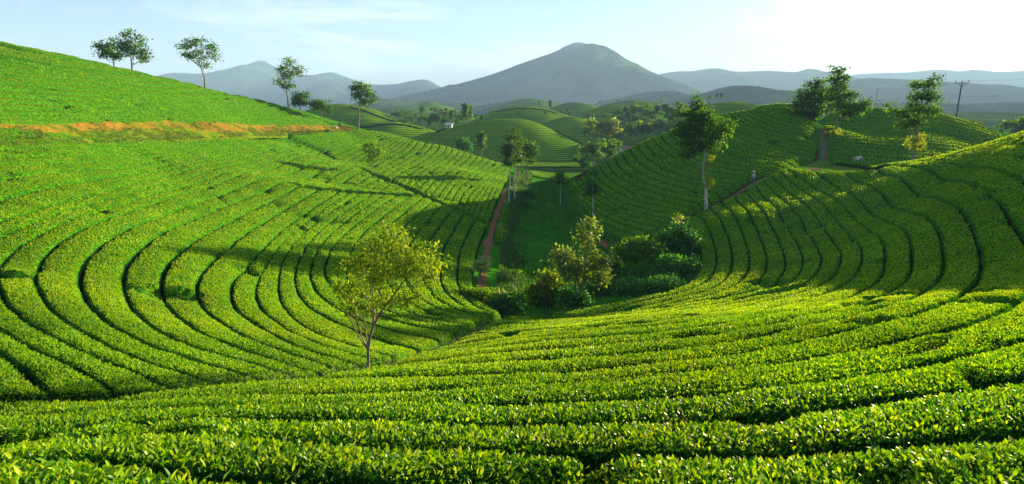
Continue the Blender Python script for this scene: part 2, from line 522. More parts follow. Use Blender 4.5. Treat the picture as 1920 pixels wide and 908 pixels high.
def tea_row(Ledge, Redge, label, group, seed, edge=False, gap=1.0):
    """one clipped row: a canopy between two edge curves (plan points)"""
    mid = (Ledge + Redge) / 2
    zz = S(mid[:, 0], mid[:, 1])
    p3 = np.column_stack([mid, zz])
    u, v, dep = project(p3)
    D = np.linalg.norm(p3, axis=1)
    wid = np.linalg.norm(Redge - Ledge, axis=1)
    ok = ((np.abs(u - 960) < 3400) | (D < 45)) & (D > 0.4) & (p3[:, 1] > -3) & (wid > 0.45)
    vis = ((u > -60) & (u < 1980) & (p3[:, 1] > 0.5)).astype(int)
    score = lambda i, j: (int(vis[i:j].sum()), j - i)
    best, cur = (0, 0), None
    for i, o in enumerate(np.append(ok, False)):
        if o and cur is None:
            cur = i
        if not o and cur is not None:
            if score(cur, i) > score(*best):
                best = (cur, i)
            cur = None
    a, b = best
    if b - a < 4 or not ((u[a:b] > 0) & (u[a:b] < 1920)).any():
        return None
    Ledge, Redge, D, mid = Ledge[a:b], Redge[a:b], D[a:b], mid[a:b]
    seg = np.linalg.norm(np.diff(mid, axis=0), axis=1)
    step = np.clip(0.013 * D, 0.17, 1.8)
    par = np.concatenate([[0], np.cumsum(seg / ((step[1:] + step[:-1]) / 2))])
    n = max(5, int(par[-1]))
    t = np.linspace(0, par[-1], n)
    f = lambda q: np.stack([np.interp(t, par, q[:, 0]), np.interp(t, par, q[:, 1])], -1)
    Lp, Rp = f(Ledge), f(Redge)
    w = np.linalg.norm(Rp - Lp, axis=1)
    D_row = np.interp(t, par, D)
    m = len(TV)
    s_at = np.interp(t, par, np.concatenate([[0], np.cumsum(seg)]))
    jl = 0.10 * fbm(s_at * 0.9, np.full(n, seed * 3.7), 3, 1) + 0.035 * fbm(s_at * 0.12, np.full(n, seed * 1.7), 2, 8)
    jr = 0.10 * fbm(s_at * 0.9, np.full(n, seed * 3.7 + 50), 3, 2) + 0.035 * fbm(s_at * 0.12, np.full(n, seed * 1.7 + 9), 2, 8)
    TVg = np.where(TV < 0.5, TV * gap, 1 - (1 - TV) * gap) if gap != 1.0 else TV
    TVg = np.where(np.abs(TV - 0.5) < 0.3, TV, TVg)
    tv = TVg[None, :] + jl[:, None] * (1 - TV)[None, :] ** 3 + jr[:, None] * TV[None, :] ** 3
    tv = np.clip(tv, 0.004, 0.996)
    xy = Lp[:, None] * (1 - tv[..., None]) + Rp[:, None] * tv[..., None]
    h = HV[None, :].repeat(n, 0) * np.clip(w / 1.5, 0.55, 1.15)[:, None]
    h = h + 0.16 * fbm(xy[..., 0] * 0.8, xy[..., 1] * 0.8, 4, 21) * (HV > -0.5)[None, :]
    hole = sstep(0.20, 0.30, fbm(xy[..., 0] * 0.42 + 31, xy[..., 1] * 0.42, 3, 77))
    h = h - 0.42 * hole * (HV > -0.5)[None, :]
    fillg = np.clip(0.35 + 1.6 * fbm(s_at * 0.35, np.full(n, seed * 2.3), 3, 6), 0, 0.0 if edge else 0.6)
    h[:, 0] *= 1 - fillg
    h[:, -1] *= 1 - fillg
    endf = np.minimum(np.minimum(s_at, s_at[-1] - s_at) / 0.45, 1)
    h = h * endf[:, None] + (1 - endf)[:, None] * -0.72
    z = S(xy[..., 0], xy[..., 1]) + h
    V = np.concatenate([xy, z[..., None]], -1)
    bf = grid_faces(n, m)
    lv = scatter_leaves(V, n, m)
    V[..., 2] -= np.interp(D_row, [18, 28], [0.10, 0.02])[:, None] * (HV > -0.5)[None, :]
    body = V.reshape(-1, 3)
    tintb = np.full(len(bf), 0.3)
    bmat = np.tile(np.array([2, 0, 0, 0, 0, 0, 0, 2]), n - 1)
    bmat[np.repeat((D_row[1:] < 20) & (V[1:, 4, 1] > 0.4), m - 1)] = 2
    if lv is None:
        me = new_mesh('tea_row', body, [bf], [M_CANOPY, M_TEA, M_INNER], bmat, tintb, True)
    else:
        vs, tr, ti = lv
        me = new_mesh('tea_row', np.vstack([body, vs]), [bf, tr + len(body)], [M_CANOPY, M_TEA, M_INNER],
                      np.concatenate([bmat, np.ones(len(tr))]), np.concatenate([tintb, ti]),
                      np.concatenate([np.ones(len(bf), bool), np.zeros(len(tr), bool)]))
    return link('tea_row', me, label=label, cat='tea row', group=group)


def plan(g, n=160):
    """guide -> plan points; a guide is photo pixels or ('w', world points)"""
    if g[0] == 'w':
        return resample(catmull(g[1], n), n)
    px = catmull(g, n)
    p = hit(px[:, 0], px[:, 1])[:, :2]
    k = np.ones(5) / 5
    q = p.copy()
    for _ in range(10):
        for c in range(2):
            q[2:-2, c] = np.convolve(q[:, c], k, 'valid')
    return resample(q, n)


def plot(guides, counts, label, group, seed, gap=1.0):
    """rows lofted between guide curves; counts = rows between each guide and the next"""
    G = [plan(g) for g in guides]
    ks = np.concatenate([[0], np.cumsum(counts)])
    G = np.array(G)
    # smooth interpolation over k for each parameter
    edges = []
    for k in range(int(ks[-1]) + 1):
        i = min(np.searchsorted(ks, k, 'right') - 1, len(counts) - 1)
        f = (k - ks[i]) / counts[i]
        g0 = G[max(i - 1, 0)]
        g3 = G[min(i + 2, len(G) - 1)]
        lin = G[i] * (1 - f) + G[i + 1] * f
        edges.append(lin)
    rows = []
    W = []
    for k in range(len(edges) - 1):
        W.append(np.median(np.linalg.norm(edges[k + 1] - edges[k], axis=1)))
        o = tea_row(edges[k], edges[k + 1], label.format(n=ordinal(len(rows) + 1)), group, seed + k, k in (0, len(edges) - 2), gap)
        if o:
            rows.append(o)
    return rows


def outer(d, x0):
    """a row line d metres outside the thirteenth one, nearer the camera"""
    p = np.array([(-22, 13.4), (-16, 13.3), (-10, 13.2), (-5.3, 12.9), (0, 12.1), (4, 13), (7, 14.4), (12.6, 18.2), (21.7, 28.4), (28.4, 40.3), (34.5, 52.6), (40, 65), (44.7, 78)])
    p = p + d * np.array([0.45, -1.0])
    c = catmull(p, 300)
    return c[c[:, 0] >= x0]


# rows of the near bowl, innermost first; left end at the gully, right end towards the saddle
near_rows = plot([
    [(948, 592), (1000, 587), (1100, 575), (1200, 556), (1250, 545), (1285, 533), (1306, 515), (1316, 491), (1312, 463), (1300, 430), (1278, 410)],
    [(880, 622), (1000, 610), (1150, 596), (1300, 572), (1400, 552), (1457, 527), (1478, 500), (1471, 470), (1447, 421), (1395, 350)],
    [(740, 672), (960, 645), (1200, 622), (1400, 598), (1580, 560), (1640, 530), (1670, 495), (1655, 445), (1590, 390), (1500, 330), (1470, 312)],
    [(560, 706), (760, 700), (960, 695), (1180, 684), (1350, 666), (1588, 615), (1788, 562), (1838, 520), (1855, 488), (1842, 440), (1800, 395), (1720, 345), (1640, 316)],
    ('w', outer(1.7, -9.3)), ('w', outer(3.4, -15)), ('w', outer(8.0, -22)), ('w', outer(14.4, -22)),
], [5, 5, 3, 1, 1, 3, 4], "clipped tea row of the near bowl, {n} counting outward from the bushes in the hollow", "tea rows curving round the near bowl", 10, 1.4)

left_rows = plot([
    [(945, 588), (908, 568), (888, 540), (890, 495), (900, 450), (914, 420)],
    [(862, 622), (760, 605), (690, 580), (640, 552), (612, 525), (605, 507), (618, 471), (645, 438), (700, 395), (765, 354)],
    [(745, 668), (640, 640), (560, 604), (528, 568), (520, 535), (524, 508), (534, 478), (559, 448), (588, 418), (650, 378), (725, 337)],
    [(690, 686), (560, 650), (490, 610), (447, 586), (432, 562), (434, 531), (466, 498), (499, 464), (532, 428), (575, 398), (640, 360), (700, 326)],
    [(565, 708), (480, 679), (370, 651), (296, 617), (244, 574), (228, 530), (232, 495), (290, 445), (380, 400), (500, 355), (590, 325), (655, 305)],
    [(440, 722), (348, 697), (259, 670), (170, 630), (114, 593), (74, 556), (58, 508), (90, 465), (160, 425), (300, 375), (450, 330), (605, 283)],
    [(105, 738), (70, 704), (34, 678), (-10, 650), (-110, 600), (-170, 540), (-150, 480), (-40, 432), (100, 385), (300, 330), (450, 295), (568, 268)],
    ('w', [(-24, 10), (-38, 19), (-46, 30), (-46.5, 38), (-44, 47), (-42.5, 54), (-43, 66), (-43.2, 79), (-42.5, 95), (-41.5, 108), (-42, 118)]),
], [8, 3, 2, 3, 2, 3, 9], "clipped tea row on the big lit left slope, {n} up from the valley bottom", "tea rows on the big left slope", 100, 1.4)

mid_rows = plot([
    [(916, 416), (930, 378), (941, 352), (948, 338)],
    [(866, 397), (884, 362), (915, 335), (938, 322), (957, 312)],
    [(806, 369), (832, 338), (868, 316), (890, 300), (894, 291)],
    [(746, 344), (778, 320), (812, 301), (832, 285), (838, 274)],
    [(686, 319), (724, 298), (755, 280), (770, 265), (773, 258)],
    [(606, 284), (655, 270), (700, 258), (722, 250), (735, 251)],
    [(540, 254), (600, 249), (640, 246), (664, 243)],
], [5, 5, 5, 5, 7, 8], "narrow tea row beyond the dark ditch, {n} uphill from the red valley path", "tea rows between the dark ditch and the ridge", 200, 1.5)

top_rows = plot([
    [(-160, 232), (0, 231), (200, 229), (350, 227), (500, 233), (655, 235)],
    [(-160, 195), (0, 203), (200, 208), (400, 212), (520, 214), (590, 213)],
    [(-160, 140), (0, 155), (200, 172), (340, 182), (440, 182), (480, 184)],
    [(-160, 80), (0, 106), (100, 125), (200, 137), (250, 139), (300, 142)],
    [(-160, 45), (-80, 58), (0, 77), (60, 88), (120, 101), (150, 107)],
], [3, 4, 4, 2], "dense tea row on the hilltop above the orange bank, {n} up from it", "tea rows above the orange bank", 300, 2.3)

right_rows = plot([
    [(1062, 352), (1062, 372), (1075, 392), (1120, 426), (1182, 452)],
    [(1070, 345), (1084, 360), (1118, 384), (1168, 408), (1238, 428)],
    [(1094, 325), (1120, 350), (1160, 376), (1219, 393), (1276, 402)],
    [(1136, 300), (1152, 325), (1185, 346), (1240, 365), (1318, 382)],
    [(1177, 277), (1200, 305), (1240, 328), (1300, 345), (1372, 352)],
    [(1219, 258), (1250, 286), (1300, 312), (1350, 325), (1405, 331)],
    [(1264, 240), (1296, 266), (1345, 290), (1400, 304), (1480, 311)],
    [(1325, 219), (1370, 250), (1420, 272), (1475, 285), (1530, 290)],
    [(1372, 208), (1410, 230), (1450, 245), (1490, 255), (1529, 262)],
    [(1425, 202), (1455, 208), (1480, 214), (1500, 219), (1526, 228)],
    ('w', [(44, 124), (50, 126), (55, 127), (60, 128)]),
], [3, 3, 3, 3, 3, 3, 4, 4, 5, 4], "tea row on the shaded right hill, {n} up from the valley foot", "tea rows on the shaded right hill", 400, 1.9)

back_rows = plot([
    [(1552, 299), (1600, 306), (1660, 309), (1720, 308), (1800, 303), (1930, 292)],
    [(1549, 275), (1600, 282), (1680, 288), (1760, 290), (1850, 288), (1930, 283)],
    [(1546, 245), (1600, 250), (1680, 256), (1760, 262), (1850, 270), (1930, 276)],
    [(1544, 222), (1600, 226), (1680, 231), (1760, 241), (1840, 254), (1930, 270)],
    [(1546, 208), (1590, 203), (1640, 202), (1700, 205), (1760, 211), (1850, 237), (1930, 266)],
], [4, 6, 6, 4], "sunlit tea row on the hill behind the motorbike, {n} up from the dirt track", "tea rows on the far right hill", 500, 1.8)

strip_rows = plot([
    [(914, 522), (920, 478), (932, 425), (950, 370)],
    [(946, 524), (946, 478), (954, 430), (968, 380)],
], [3], "short tea row between the red path and the rice field, {n} from the path", "tea rows beside the red valley path", 600)
def tube(pts, rad, sides=7):
    pts = np.asarray(pts, float)
    n = len(pts)
    tang = np.gradient(pts, axis=0)
    tang /= np.maximum(np.linalg.norm(tang, axis=1, keepdims=True), 1e-9)
    ref = np.array([0.31, 0.95, 0.05])
    a = np.cross(tang, ref)
    a /= np.maximum(np.linalg.norm(a, axis=1, keepdims=True), 1e-9)
    b = np.cross(tang, a)
    th = np.linspace(0, 2 * np.pi, sides, endpoint=False)
    V = pts[:, None] + np.asarray(rad)[:, None, None] * (a[:, None] * np.cos(th)[None, :, None] + b[:, None] * np.sin(th)[None, :, None])
    i = np.arange(n - 1)[:, None] * sides
    j = np.arange(sides)[None, :]
    f = np.stack([i + j, i + (j + 1) % sides, i + sides + (j + 1) % sides, i + sides + j], -1).reshape(-1, 4)
    return V.reshape(-1, 3), f


class Bits:
    def __init__(self):
        self.v, self.f, self.n = [], [], 0

    def add(self, V, F):
        self.v.append(np.asarray(V, float))
        self.f.append(np.asarray(F) + self.n)
        self.n += len(V)

    def mesh(self, name, m, smooth=True):
        by = {}
        for f in self.f:
            by.setdefault(f.shape[1], []).append(f)
        return new_mesh(name, np.vstack(self.v), [np.vstack(x) for x in by.values()], [m], smooth=smooth)


# ------------------------------------------------------------------ far hills and mountains
def hill_material(name, dark, light, scale, rows=None, bump=0.6, bdist=3.0):
    """vegetated slope; rows = spacing in metres of planted lines in fine relief"""
    m, nt = mat(name)
    out = N(nt, 'ShaderNodeOutputMaterial')
    pb = N(nt, 'ShaderNodeBsdfPrincipled', inp={'Roughness': 0.9, 'Specular IOR Level': 0.0})
    geo = N(nt, 'ShaderNodeNewGeometry')
    l = nt.links.new
    no = N(nt, 'ShaderNodeTexNoise', inp={'Scale': scale, 'Detail': 9.0, 'Roughness': 0.65})
    rp = ramp(nt, [(0.34, dark), (0.66, light)])
    l(geo.outputs['Position'], no.inputs['Vector'])
    l(no.outputs['Fac'], rp.inputs['Fac'])
    l(rp.outputs['Color'], pb.inputs['Base Color'])
    n2 = N(nt, 'ShaderNodeTexNoise', inp={'Scale': scale * 7, 'Detail': 6.0})
    l(geo.outputs['Position'], n2.inputs['Vector'])
    bp = N(nt, 'ShaderNodeBump', inp={'Strength': bump, 'Distance': bdist})
    l(n2.outputs['Fac'], bp.inputs['Height'])
    nrm = bp.outputs['Normal']
    if rows:
        wv = N(nt, 'ShaderNodeTexWave', wave_type='BANDS', bands_direction='Z', inp={'Scale': 0.314 / rows, 'Distortion': 0.9, 'Detail': 2.0, 'Detail Scale': 0.25})
        l(geo.outputs['Position'], wv.inputs['Vector'])
        b2 = N(nt, 'ShaderNodeBump', inp={'Strength': 0.6, 'Distance': 0.35})
        l(wv.outputs['Fac'], b2.inputs['Height'])
        l(nrm, b2.inputs['Normal'])
        nrm = b2.outputs['Normal']
        gapm = N(nt, 'ShaderNodeMapRange', inp={'From Min': 0.10, 'From Max': 0.42, 'To Min': 0.85, 'To Max': 0.0})
        l(wv.outputs['Fac'], gapm.inputs['Value'])
        mg = N(nt, 'ShaderNodeMixRGB', inp={'Color2': (0.012, 0.040, 0.004, 1)})     # bare ground between the rows
        l(gapm.outputs['Result'], mg.inputs['Fac'])
        l(rp.outputs['Color'], mg.inputs['Color1'])
        l(mg.outputs['Color'], pb.inputs['Base Color'])
    l(nrm, pb.inputs['Normal'])
    l(pb.outputs[0], out.inputs['Surface'])
    return m


M_TEAHILL = hill_material('tea_hill', (0.060, 0.180, 0.005), (0.170, 0.310, 0.006), 0.06, rows=0.62, bump=0.5, bdist=0.5)
M_FARHILL = hill_material('far_tea_hill', (0.045, 0.140, 0.008), (0.130, 0.240, 0.010), 0.03, rows=1.5, bump=0.6, bdist=1.0)
M_SCRUB = hill_material('scrub_slope', (0.020, 0.070, 0.010), (0.085, 0.170, 0.016), 0.03, bump=0.8, bdist=2.0)
M_FOREST = hill_material('forest_slope', (0.007, 0.024, 0.010), (0.060, 0.115, 0.024), 0.007, bump=1.0, bdist=26.0)


def ridge(name, prof, Y, front, back, amp, scl, m, nx=110, ny=42, base=-17.0, power=1.7, seed=1):
    """a hill with its crest line through photo points at distance Y, running down to the plain before and behind"""
    c = np.array([P(u, v, Y) for u, v in prof])
    o = np.argsort(c[:, 0])
    c = c[o]
    X = np.linspace(c[0, 0], c[-1, 0], nx)
    fine = catmull(c[:, [0, 2]], 600)
    Z = np.interp(X, fine[:, 0], fine[:, 1])
    k = np.linspace(0, 1, nx)
    t = np.concatenate([np.linspace(-1, 0, ny * 2 // 3)[:-1], np.linspace(0, 1, ny // 3 + 1)])
    T, XX = np.meshgrid(t, X, indexing='ij')
    endw = sstep(0, 0.10, k) * sstep(0, 0.10, 1 - k)
    crest = base + (np.maximum(Z - base, 0) * endw)[None, :]
    depth = np.where(T < 0, front, back)
    # the crest line itself wanders in depth, so spurs run towards the viewer
    YY = Y + T * depth
    env = 1 - np.abs(T) ** power
    env = np.clip(env, 0, 1)
    nz = fbm(XX / scl + seed * 5.1, YY / scl, 5, seed, True) * amp
    z = base + (crest - base) * env + nz * np.abs(T) * sstep(0.02, 0.30, np.abs(T)) * (1 - np.abs(T) ** 3) * endw[None, :] * 3.3 * ((crest - base) / np.max(crest - base)) ** 1.2 + 0.05 * amp * fbm(XX / scl * 5, YY / scl * 5, 3, seed + 3)
    V = np.stack([XX, YY, z], -1).reshape(-1, 3)
    link(name, new_mesh(name, V, [grid_faces(len(t), nx)[:, ::-1]], [m], smooth=True), kind='structure')
    return V.reshape(len(t), nx, 3)[T[:, 0] <= 0.02].reshape(-1, 3)


# tea hills of the middle distance
HF = []
HF.append(ridge('hill', [(740, 285), (780, 264), (830, 245), (880, 231), (920, 224), (960, 222), (1000, 228), (1040, 246), (1080, 266), (1120, 286), (1150, 300)], 268, 44, 60, 0.6, 30, M_TEAHILL, seed=1))
HF.append(ridge('hill', [(540, 285), (590, 262), (620, 250), (660, 239), (700, 231), (740, 229), (780, 240), (815, 252), (860, 275), (900, 290)], 255, 40, 60, 0.6, 30, M_TEAHILL, seed=2))
HF.append(ridge('hill', [(500, 230), (560, 212), (620, 196), (660, 197), (700, 205), (740, 222), (770, 232), (810, 245), (850, 262)], 340, 55, 70, 0.8, 40, M_TEAHILL, seed=3))
HF.append(ridge('hill', [(860, 240), (895, 222), (920, 210), (950, 203), (985, 199), (1020, 203), (1050, 212), (1085, 224), (1120, 240)], 430, 80, 90, 1.0, 50, M_TEAHILL, seed=4))
HF.append(ridge('hill', [(980, 258), (1005, 240), (1040, 224), (1075, 219), (1110, 228), (1150, 245), (1190, 262)], 345, 50, 60, 0.8, 40, M_TEAHILL, seed=5))
HF.append(ridge('hill', [(1040, 240), (1075, 222), (1110, 205), (1150, 197), (1190, 200), (1220, 210), (1265, 228), (1300, 245)], 460, 80, 90, 1.0, 50, M_TEAHILL, seed=6))
HF.append(ridge('hill', [(1000, 218), (1040, 200), (1070, 192), (1100, 195), (1140, 207), (1180, 220)], 640, 110, 120, 2, 70, M_FARHILL, seed=7))
HF.append(ridge('hill', [(1090, 215), (1130, 198), (1180, 188), (1230, 192), (1270, 203), (1310, 218)], 720, 120, 130, 2, 80, M_FARHILL, seed=8))
HF.append(ridge('hill', [(1240, 250), (1290, 215), (1340, 194), (1390, 192), (1440, 203), (1500, 230), (1540, 250)], 310, 60, 70, 1, 50, M_TEAHILL, seed=9))
HF.append(ridge('hill', [(750, 240), (790, 222), (830, 209), (865, 208), (900, 219), (940, 236)], 490, 80, 90, 1, 60, M_TEAHILL, seed=10))
HF.append(ridge('hill', [(640, 222), (690, 206), (740, 200), (780, 200), (830, 207), (880, 222)], 900, 150, 150, 3, 100, M_FARHILL, seed=11))
HF.append(ridge('hill', [(740, 215), (775, 202), (803, 191), (830, 197), (870, 212)], 1000, 120, 150, 3, 100, M_FARHILL, seed=12))
HF.append(ridge('hill', [(900, 215), (940, 197), (985, 185), (1030, 190), (1080, 205)], 1000, 150, 160, 3, 100, M_FARHILL, seed=13))
HF.append(ridge('hill', [(600, 205), (660, 196), (720, 186), (780, 188), (850, 192), (930, 200)], 1500, 250, 250, 8, 150, M_FOREST, seed=14))
HF.append(ridge('hill', [(860, 210), (900, 198), (950, 190), (1000, 188), (1060, 196), (1120, 205)], 1400, 200, 250, 8, 150, M_FOREST, seed=15))


def ditch(front, pts, w, n=24):
    """a dark unplanted line cut across a hill: a shallow strip laid on its surface"""
    u, v, _ = project(front)
    px = catmull(pts, n)
    c = []
    for a, b in px:
        d2 = (u - a) ** 2 + ((v - b) * 2.0) ** 2
        k = np.argsort(d2)[:4]
        wt = 1 / (d2[k] + 0.5)
        c.append((front[k] * wt[:, None]).sum(0) / wt.sum())
    c = np.array(c)
    for _ in range(2):
        c[1:-1] = (c[:-2] + c[1:-1] * 2 + c[2:]) / 4
    B_ = Bits()
    B_.add(*tube(c + np.array([0, 0, 0.1]), np.full(n, w), 6))
    link('ditch_line', B_.mesh('ditch_line', M_INNER), kind='structure')  # dark tube laid on the slope, standing for a ditch


ditch(HF[0], [(1049, 241), (1070, 252), (1092, 268), (1110, 282)], 0.45)
ditch(HF[0], [(1049, 241), (1070, 238), (1086, 236)], 0.3)
ditch(HF[0], [(795, 262), (808, 252), (822, 243), (835, 240)], 0.5)
ditch(HF[2], [(655, 202), (680, 208), (710, 219), (740, 230)], 0.5)
ditch(HF[1], [(640, 243), (680, 240), (740, 234), (790, 243)], 0.5)
ditch(HF[3], [(930, 210), (980, 204), (1020, 207), (1045, 214)], 0.45)
ditch(HF[3], [(970, 216), (978, 208), (985, 204)], 0.4)
ditch(HF[5], [(1100, 218), (1150, 220), (1200, 219)], 0.45)
# wooded ranges and mountains
ridge('mountain', [(560, 205), (640, 200), (700, 193), (760, 180), (800, 171), (860, 157), (920, 140), (980, 118), (1040, 97), (1062, 86), (1085, 80), (1112, 86), (1135, 100), (1165, 118), (1195, 133), (1230, 150), (1270, 168), (1320, 182), (1400, 196), (1460, 205)],
      3300, 1300, 1500, 130, 520, M_FOREST, 340, 130, power=1.15, seed=21)
ridge('mountain', [(760, 205), (830, 183), (880, 172), (935, 166), (975, 176), (1010, 184), (1060, 190), (1120, 198), (1180, 205)], 2250, 420, 600, 40, 260, M_FOREST, 200, 70, power=1.3, seed=22)
ridge('mountain', [(100, 190), (200, 165), (280, 150), (320, 137), (370, 138), (410, 134), (440, 126), (465, 121), (490, 114), (512, 124), (545, 138), (585, 141), (620, 136), (650, 145), (690, 158), (740, 158), (770, 152), (800, 150), (830, 165), (880, 182), (940, 198)],
      4600, 1100, 900, 90, 640, M_FOREST, 300, 70, power=1.2, seed=23)
ridge('mountain', [(1080, 190), (1150, 172), (1225, 143), (1260, 135), (1300, 133), (1340, 128), (1380, 134), (1440, 133), (1490, 135), (1520, 129), (1550, 140), (1600, 155), (1680, 172), (1760, 190)],
      4400, 1200, 1000, 90, 640, M_FOREST, 260, 70, power=1.2, seed=24)
ridge('mountain', [(1420, 190), (1500, 170), (1550, 157), (1600, 150), (1640, 147), (1720, 150), (1800, 156), (1850, 166), (1900, 176), (1960, 180), (2040, 172), (2140, 165), (2260, 180), (2360, 200)],
      2600, 900, 700, 60, 420, M_FOREST, 240, 70, power=1.2, seed=25)
ridge('mountain', [(1480, 172), (1560, 150), (1600, 141), (1650, 137), (1700, 136), (1760, 131), (1800, 134), (1830, 131), (1870, 135), (1920, 133), (2000, 128), (2100, 132), (2250, 128), (2400, 150)],
      5600, 1100, 900, 90, 700, M_FOREST, 240, 60, power=1.2, seed=26)
ridge('hill', [(1080, 210), (1130, 190), (1180, 180), (1225, 171), (1262, 175), (1310, 186), (1380, 205)], 1700, 350, 400, 22, 200, M_FOREST, 200, 80, seed=27)
ridge('hill', [(1230, 208), (1290, 188), (1335, 172), (1375, 161), (1420, 168), (1470, 171), (1520, 178), (1600, 192), (1680, 208)], 1350, 320, 350, 18, 180, M_FOREST, 240, 90, seed=28)
ridge('hill', [(1560, 215), (1640, 198), (1720, 192), (1800, 198), (1880, 192), (1960, 196), (2060, 205)], 1250, 250, 300, 14, 160, M_FOREST, 200, 80, seed=29)
ridge('hill', [(1500, 225), (1580, 208), (1680, 204), (1780, 214), (1860, 210), (1960, 214), (2060, 225)], 640, 130, 160, 5, 90, M_SCRUB, 160, 60, seed=30)


M_FIELD = noise_material('bright_field', [(0.3, (0.06, 0.15, 0.010)), (0.7, (0.13, 0.24, 0.014))], 0.3, 7, 0.85, 0.7, 2.0, 0.3)
M_TRACK = noise_material('grey_earth', [(0.3, (0.10, 0.075, 0.045)), (0.55, (0.17, 0.125, 0.08)), (0.75, (0.09, 0.12, 0.03))], 1.0, 8, 0.95, 0.6, 7.0, 0.06)
M_VERGE = noise_material('grassy_verge', [(0.35, (0.05, 0.14, 0.008)), (0.5, (0.13, 0.22, 0.010)), (0.64, (0.20, 0.21, 0.012)), (0.78, (0.26, 0.16, 0.02))], 0.6, 10, 0.95, 1.0, 3.0, 0.2)

# ------------------------------------------------------------------ paths, banks and fields: sheets just above the ground
def ribbon(name, ga, gb, m, lift, n=140, across=6, world=False, wav=0.0, rough=0.0):
    A = resample(catmull(ga, n), n) if world else plan(ga, n)
    B = resample(catmull(gb, n), n) if world else plan(gb, n)
    t = np.linspace(0, 1, across)[None, :, None]
    xy = A[:, None] * (1 - t) + B[:, None] * t
    if wav:
        s = np.arange(n) * 0.22
        xy[:, 0] += wav * fbm(s, s * 0 + 3, 3, 4)[:, None]
        xy[:, -1] += wav * fbm(s, s * 0 + 9, 3, 5)[:, None]
    z = S(xy[..., 0], xy[..., 1]) - 0.75 + lift + rough * fbm(xy[..., 0] * 1.1, xy[..., 1] * 1.1, 4, 15)
    V = np.concatenate([xy, z[..., None]], -1).reshape(-1, 3)
    f = grid_faces(n, across)
    q = V[f[:, :3]]
    if np.cross(q[:, 1] - q[:, 0], q[:, 2] - q[:, 0])[:, 2].mean() < 0:
        f = f[:, ::-1]
    return link(name, new_mesh(name, V, [f], [m], smooth=True), kind='structure')


ribbon('bank', [(-200, 226), (0, 228), (200, 225), (350, 223), (500, 230), (662, 236)], [(-200, 250), (0, 247), (200, 243), (345, 240), (400, 246), (530, 245), (664, 243)], M_BANK, 0.62, across=14, n=400, wav=0.5, rough=0.30)
ribbon('verge', [(-200, 246), (0, 244), (200, 241), (345, 240), (540, 246)], [(-200, 277), (0, 273), (200, 269), (345, 264), (540, 256)], M_VERGE, 0.60, across=10, n=300, wav=0.5, rough=0.2)
ribbon('path', [(896, 532), (899, 500), (904, 470), (913, 430), (926, 395), (940, 360), (946, 345)], [(909, 532), (911, 500), (917, 470), (925, 430), (937, 395), (949, 360), (954, 345)], M_PATH, 0.10, wav=0.9)
ribbon('path', [(1066, 384), (1120, 430), (1180, 458)], [(1056, 392), (1110, 440), (1170, 468)], M_PATH, 0.10, wav=0.3)
ribbon('path', [(1200, 456), (1276, 410), (1325, 390), (1395, 343), (1440, 322), (1540, 304)], [(1195, 462), (1272, 416), (1322, 396), (1392, 350), (1440, 328), (1540, 309)], M_TRACK, 0.08, wav=0.2)
ribbon('path', [(1536, 232), (1538, 255), (1540, 275), (1545, 295), (1570, 306), (1640, 311), (1700, 313)], [(1544, 232), (1548, 255), (1552, 275), (1560, 293), (1580, 301), (1640, 306), (1700, 309)], M_TRACK, 0.10, wav=0.7)
ribbon('verge', [(1495, 304), (1526, 297), (1545, 290), (1590, 303), (1660, 310)], [(1470, 316), (1520, 314), (1560, 313), (1620, 316), (1680, 317)], M_FIELD, 0.06, wav=0.3)
ribbon('rice_field', [(0.0, 58), (-0.6, 75), (0.2, 95), (1.5, 115), (3, 138)], [(8.6, 58), (8.4, 75), (8.2, 95), (8.5, 115), (9, 138)], M_RICE, 0.12, world=True, across=10, wav=0.8)
ribbon('field', [(5, 150), (14, 149), (24, 150)], [(4, 168), (16, 170), (28, 166)], M_FIELD, 0.25, world=True)
ribbon('field', [(-22, 196), (0, 194), (24, 192)], [(-26, 214), (0, 216), (28, 214)], M_FIELD, 0.3, world=True)


# ------------------------------------------------------------------ plants
def leaf_cloud(centres, per, L_, spread, droop, base_tint, rng, slim=0.28):
    """many leaf faces round each clump centre -> verts, tris, tints"""
    n = len(centres) * per
    c = np.repeat(centres, per, 0)
    off = rng.normal(size=(n, 3)) * np.array([1, 1, 0.55]) * spread
    pos = c + off
    d = rng.normal(size=(n, 3)) + off / spread * 0.6 + np.array([0, 0, -droop])
    d /= np.linalg.norm(d, axis=1, keepdims=True)
    up = rng.normal(size=(n, 3)) * 0.6 + np.array([0, 0, 1.0])
    w = np.cross(d, up)
    w /= np.maximum(np.linalg.norm(w, axis=1, keepdims=True), 1e-6)
    fn = np.cross(w, d)
    ln = (L_ * rng.uniform(0.6, 1.4, n))[:, None]
    p0, p2 = pos - d * ln * 0.5, pos + d * ln * 0.5 - fn * ln * 0.1
    p1, p3 = pos + w * ln * slim + fn * ln * 0.06, pos - w * ln * slim + fn * ln * 0.06
    V = np.stack([p0, p1, p2, p3], 1).reshape(-1, 3)
    k = np.arange(n)[:, None] * 4
    T = np.concatenate([k + np.array([[0, 1, 2]]), k + np.array([[0, 2, 3]])], 1).reshape(-1, 3)
    ct = np.repeat(rng.normal(0, 0.20, len(centres)), per)
    ti = np.clip(base_tint + ct + rng.normal(0, 0.14, n), 0, 1)
    return V, T, np.repeat(ti, 2)


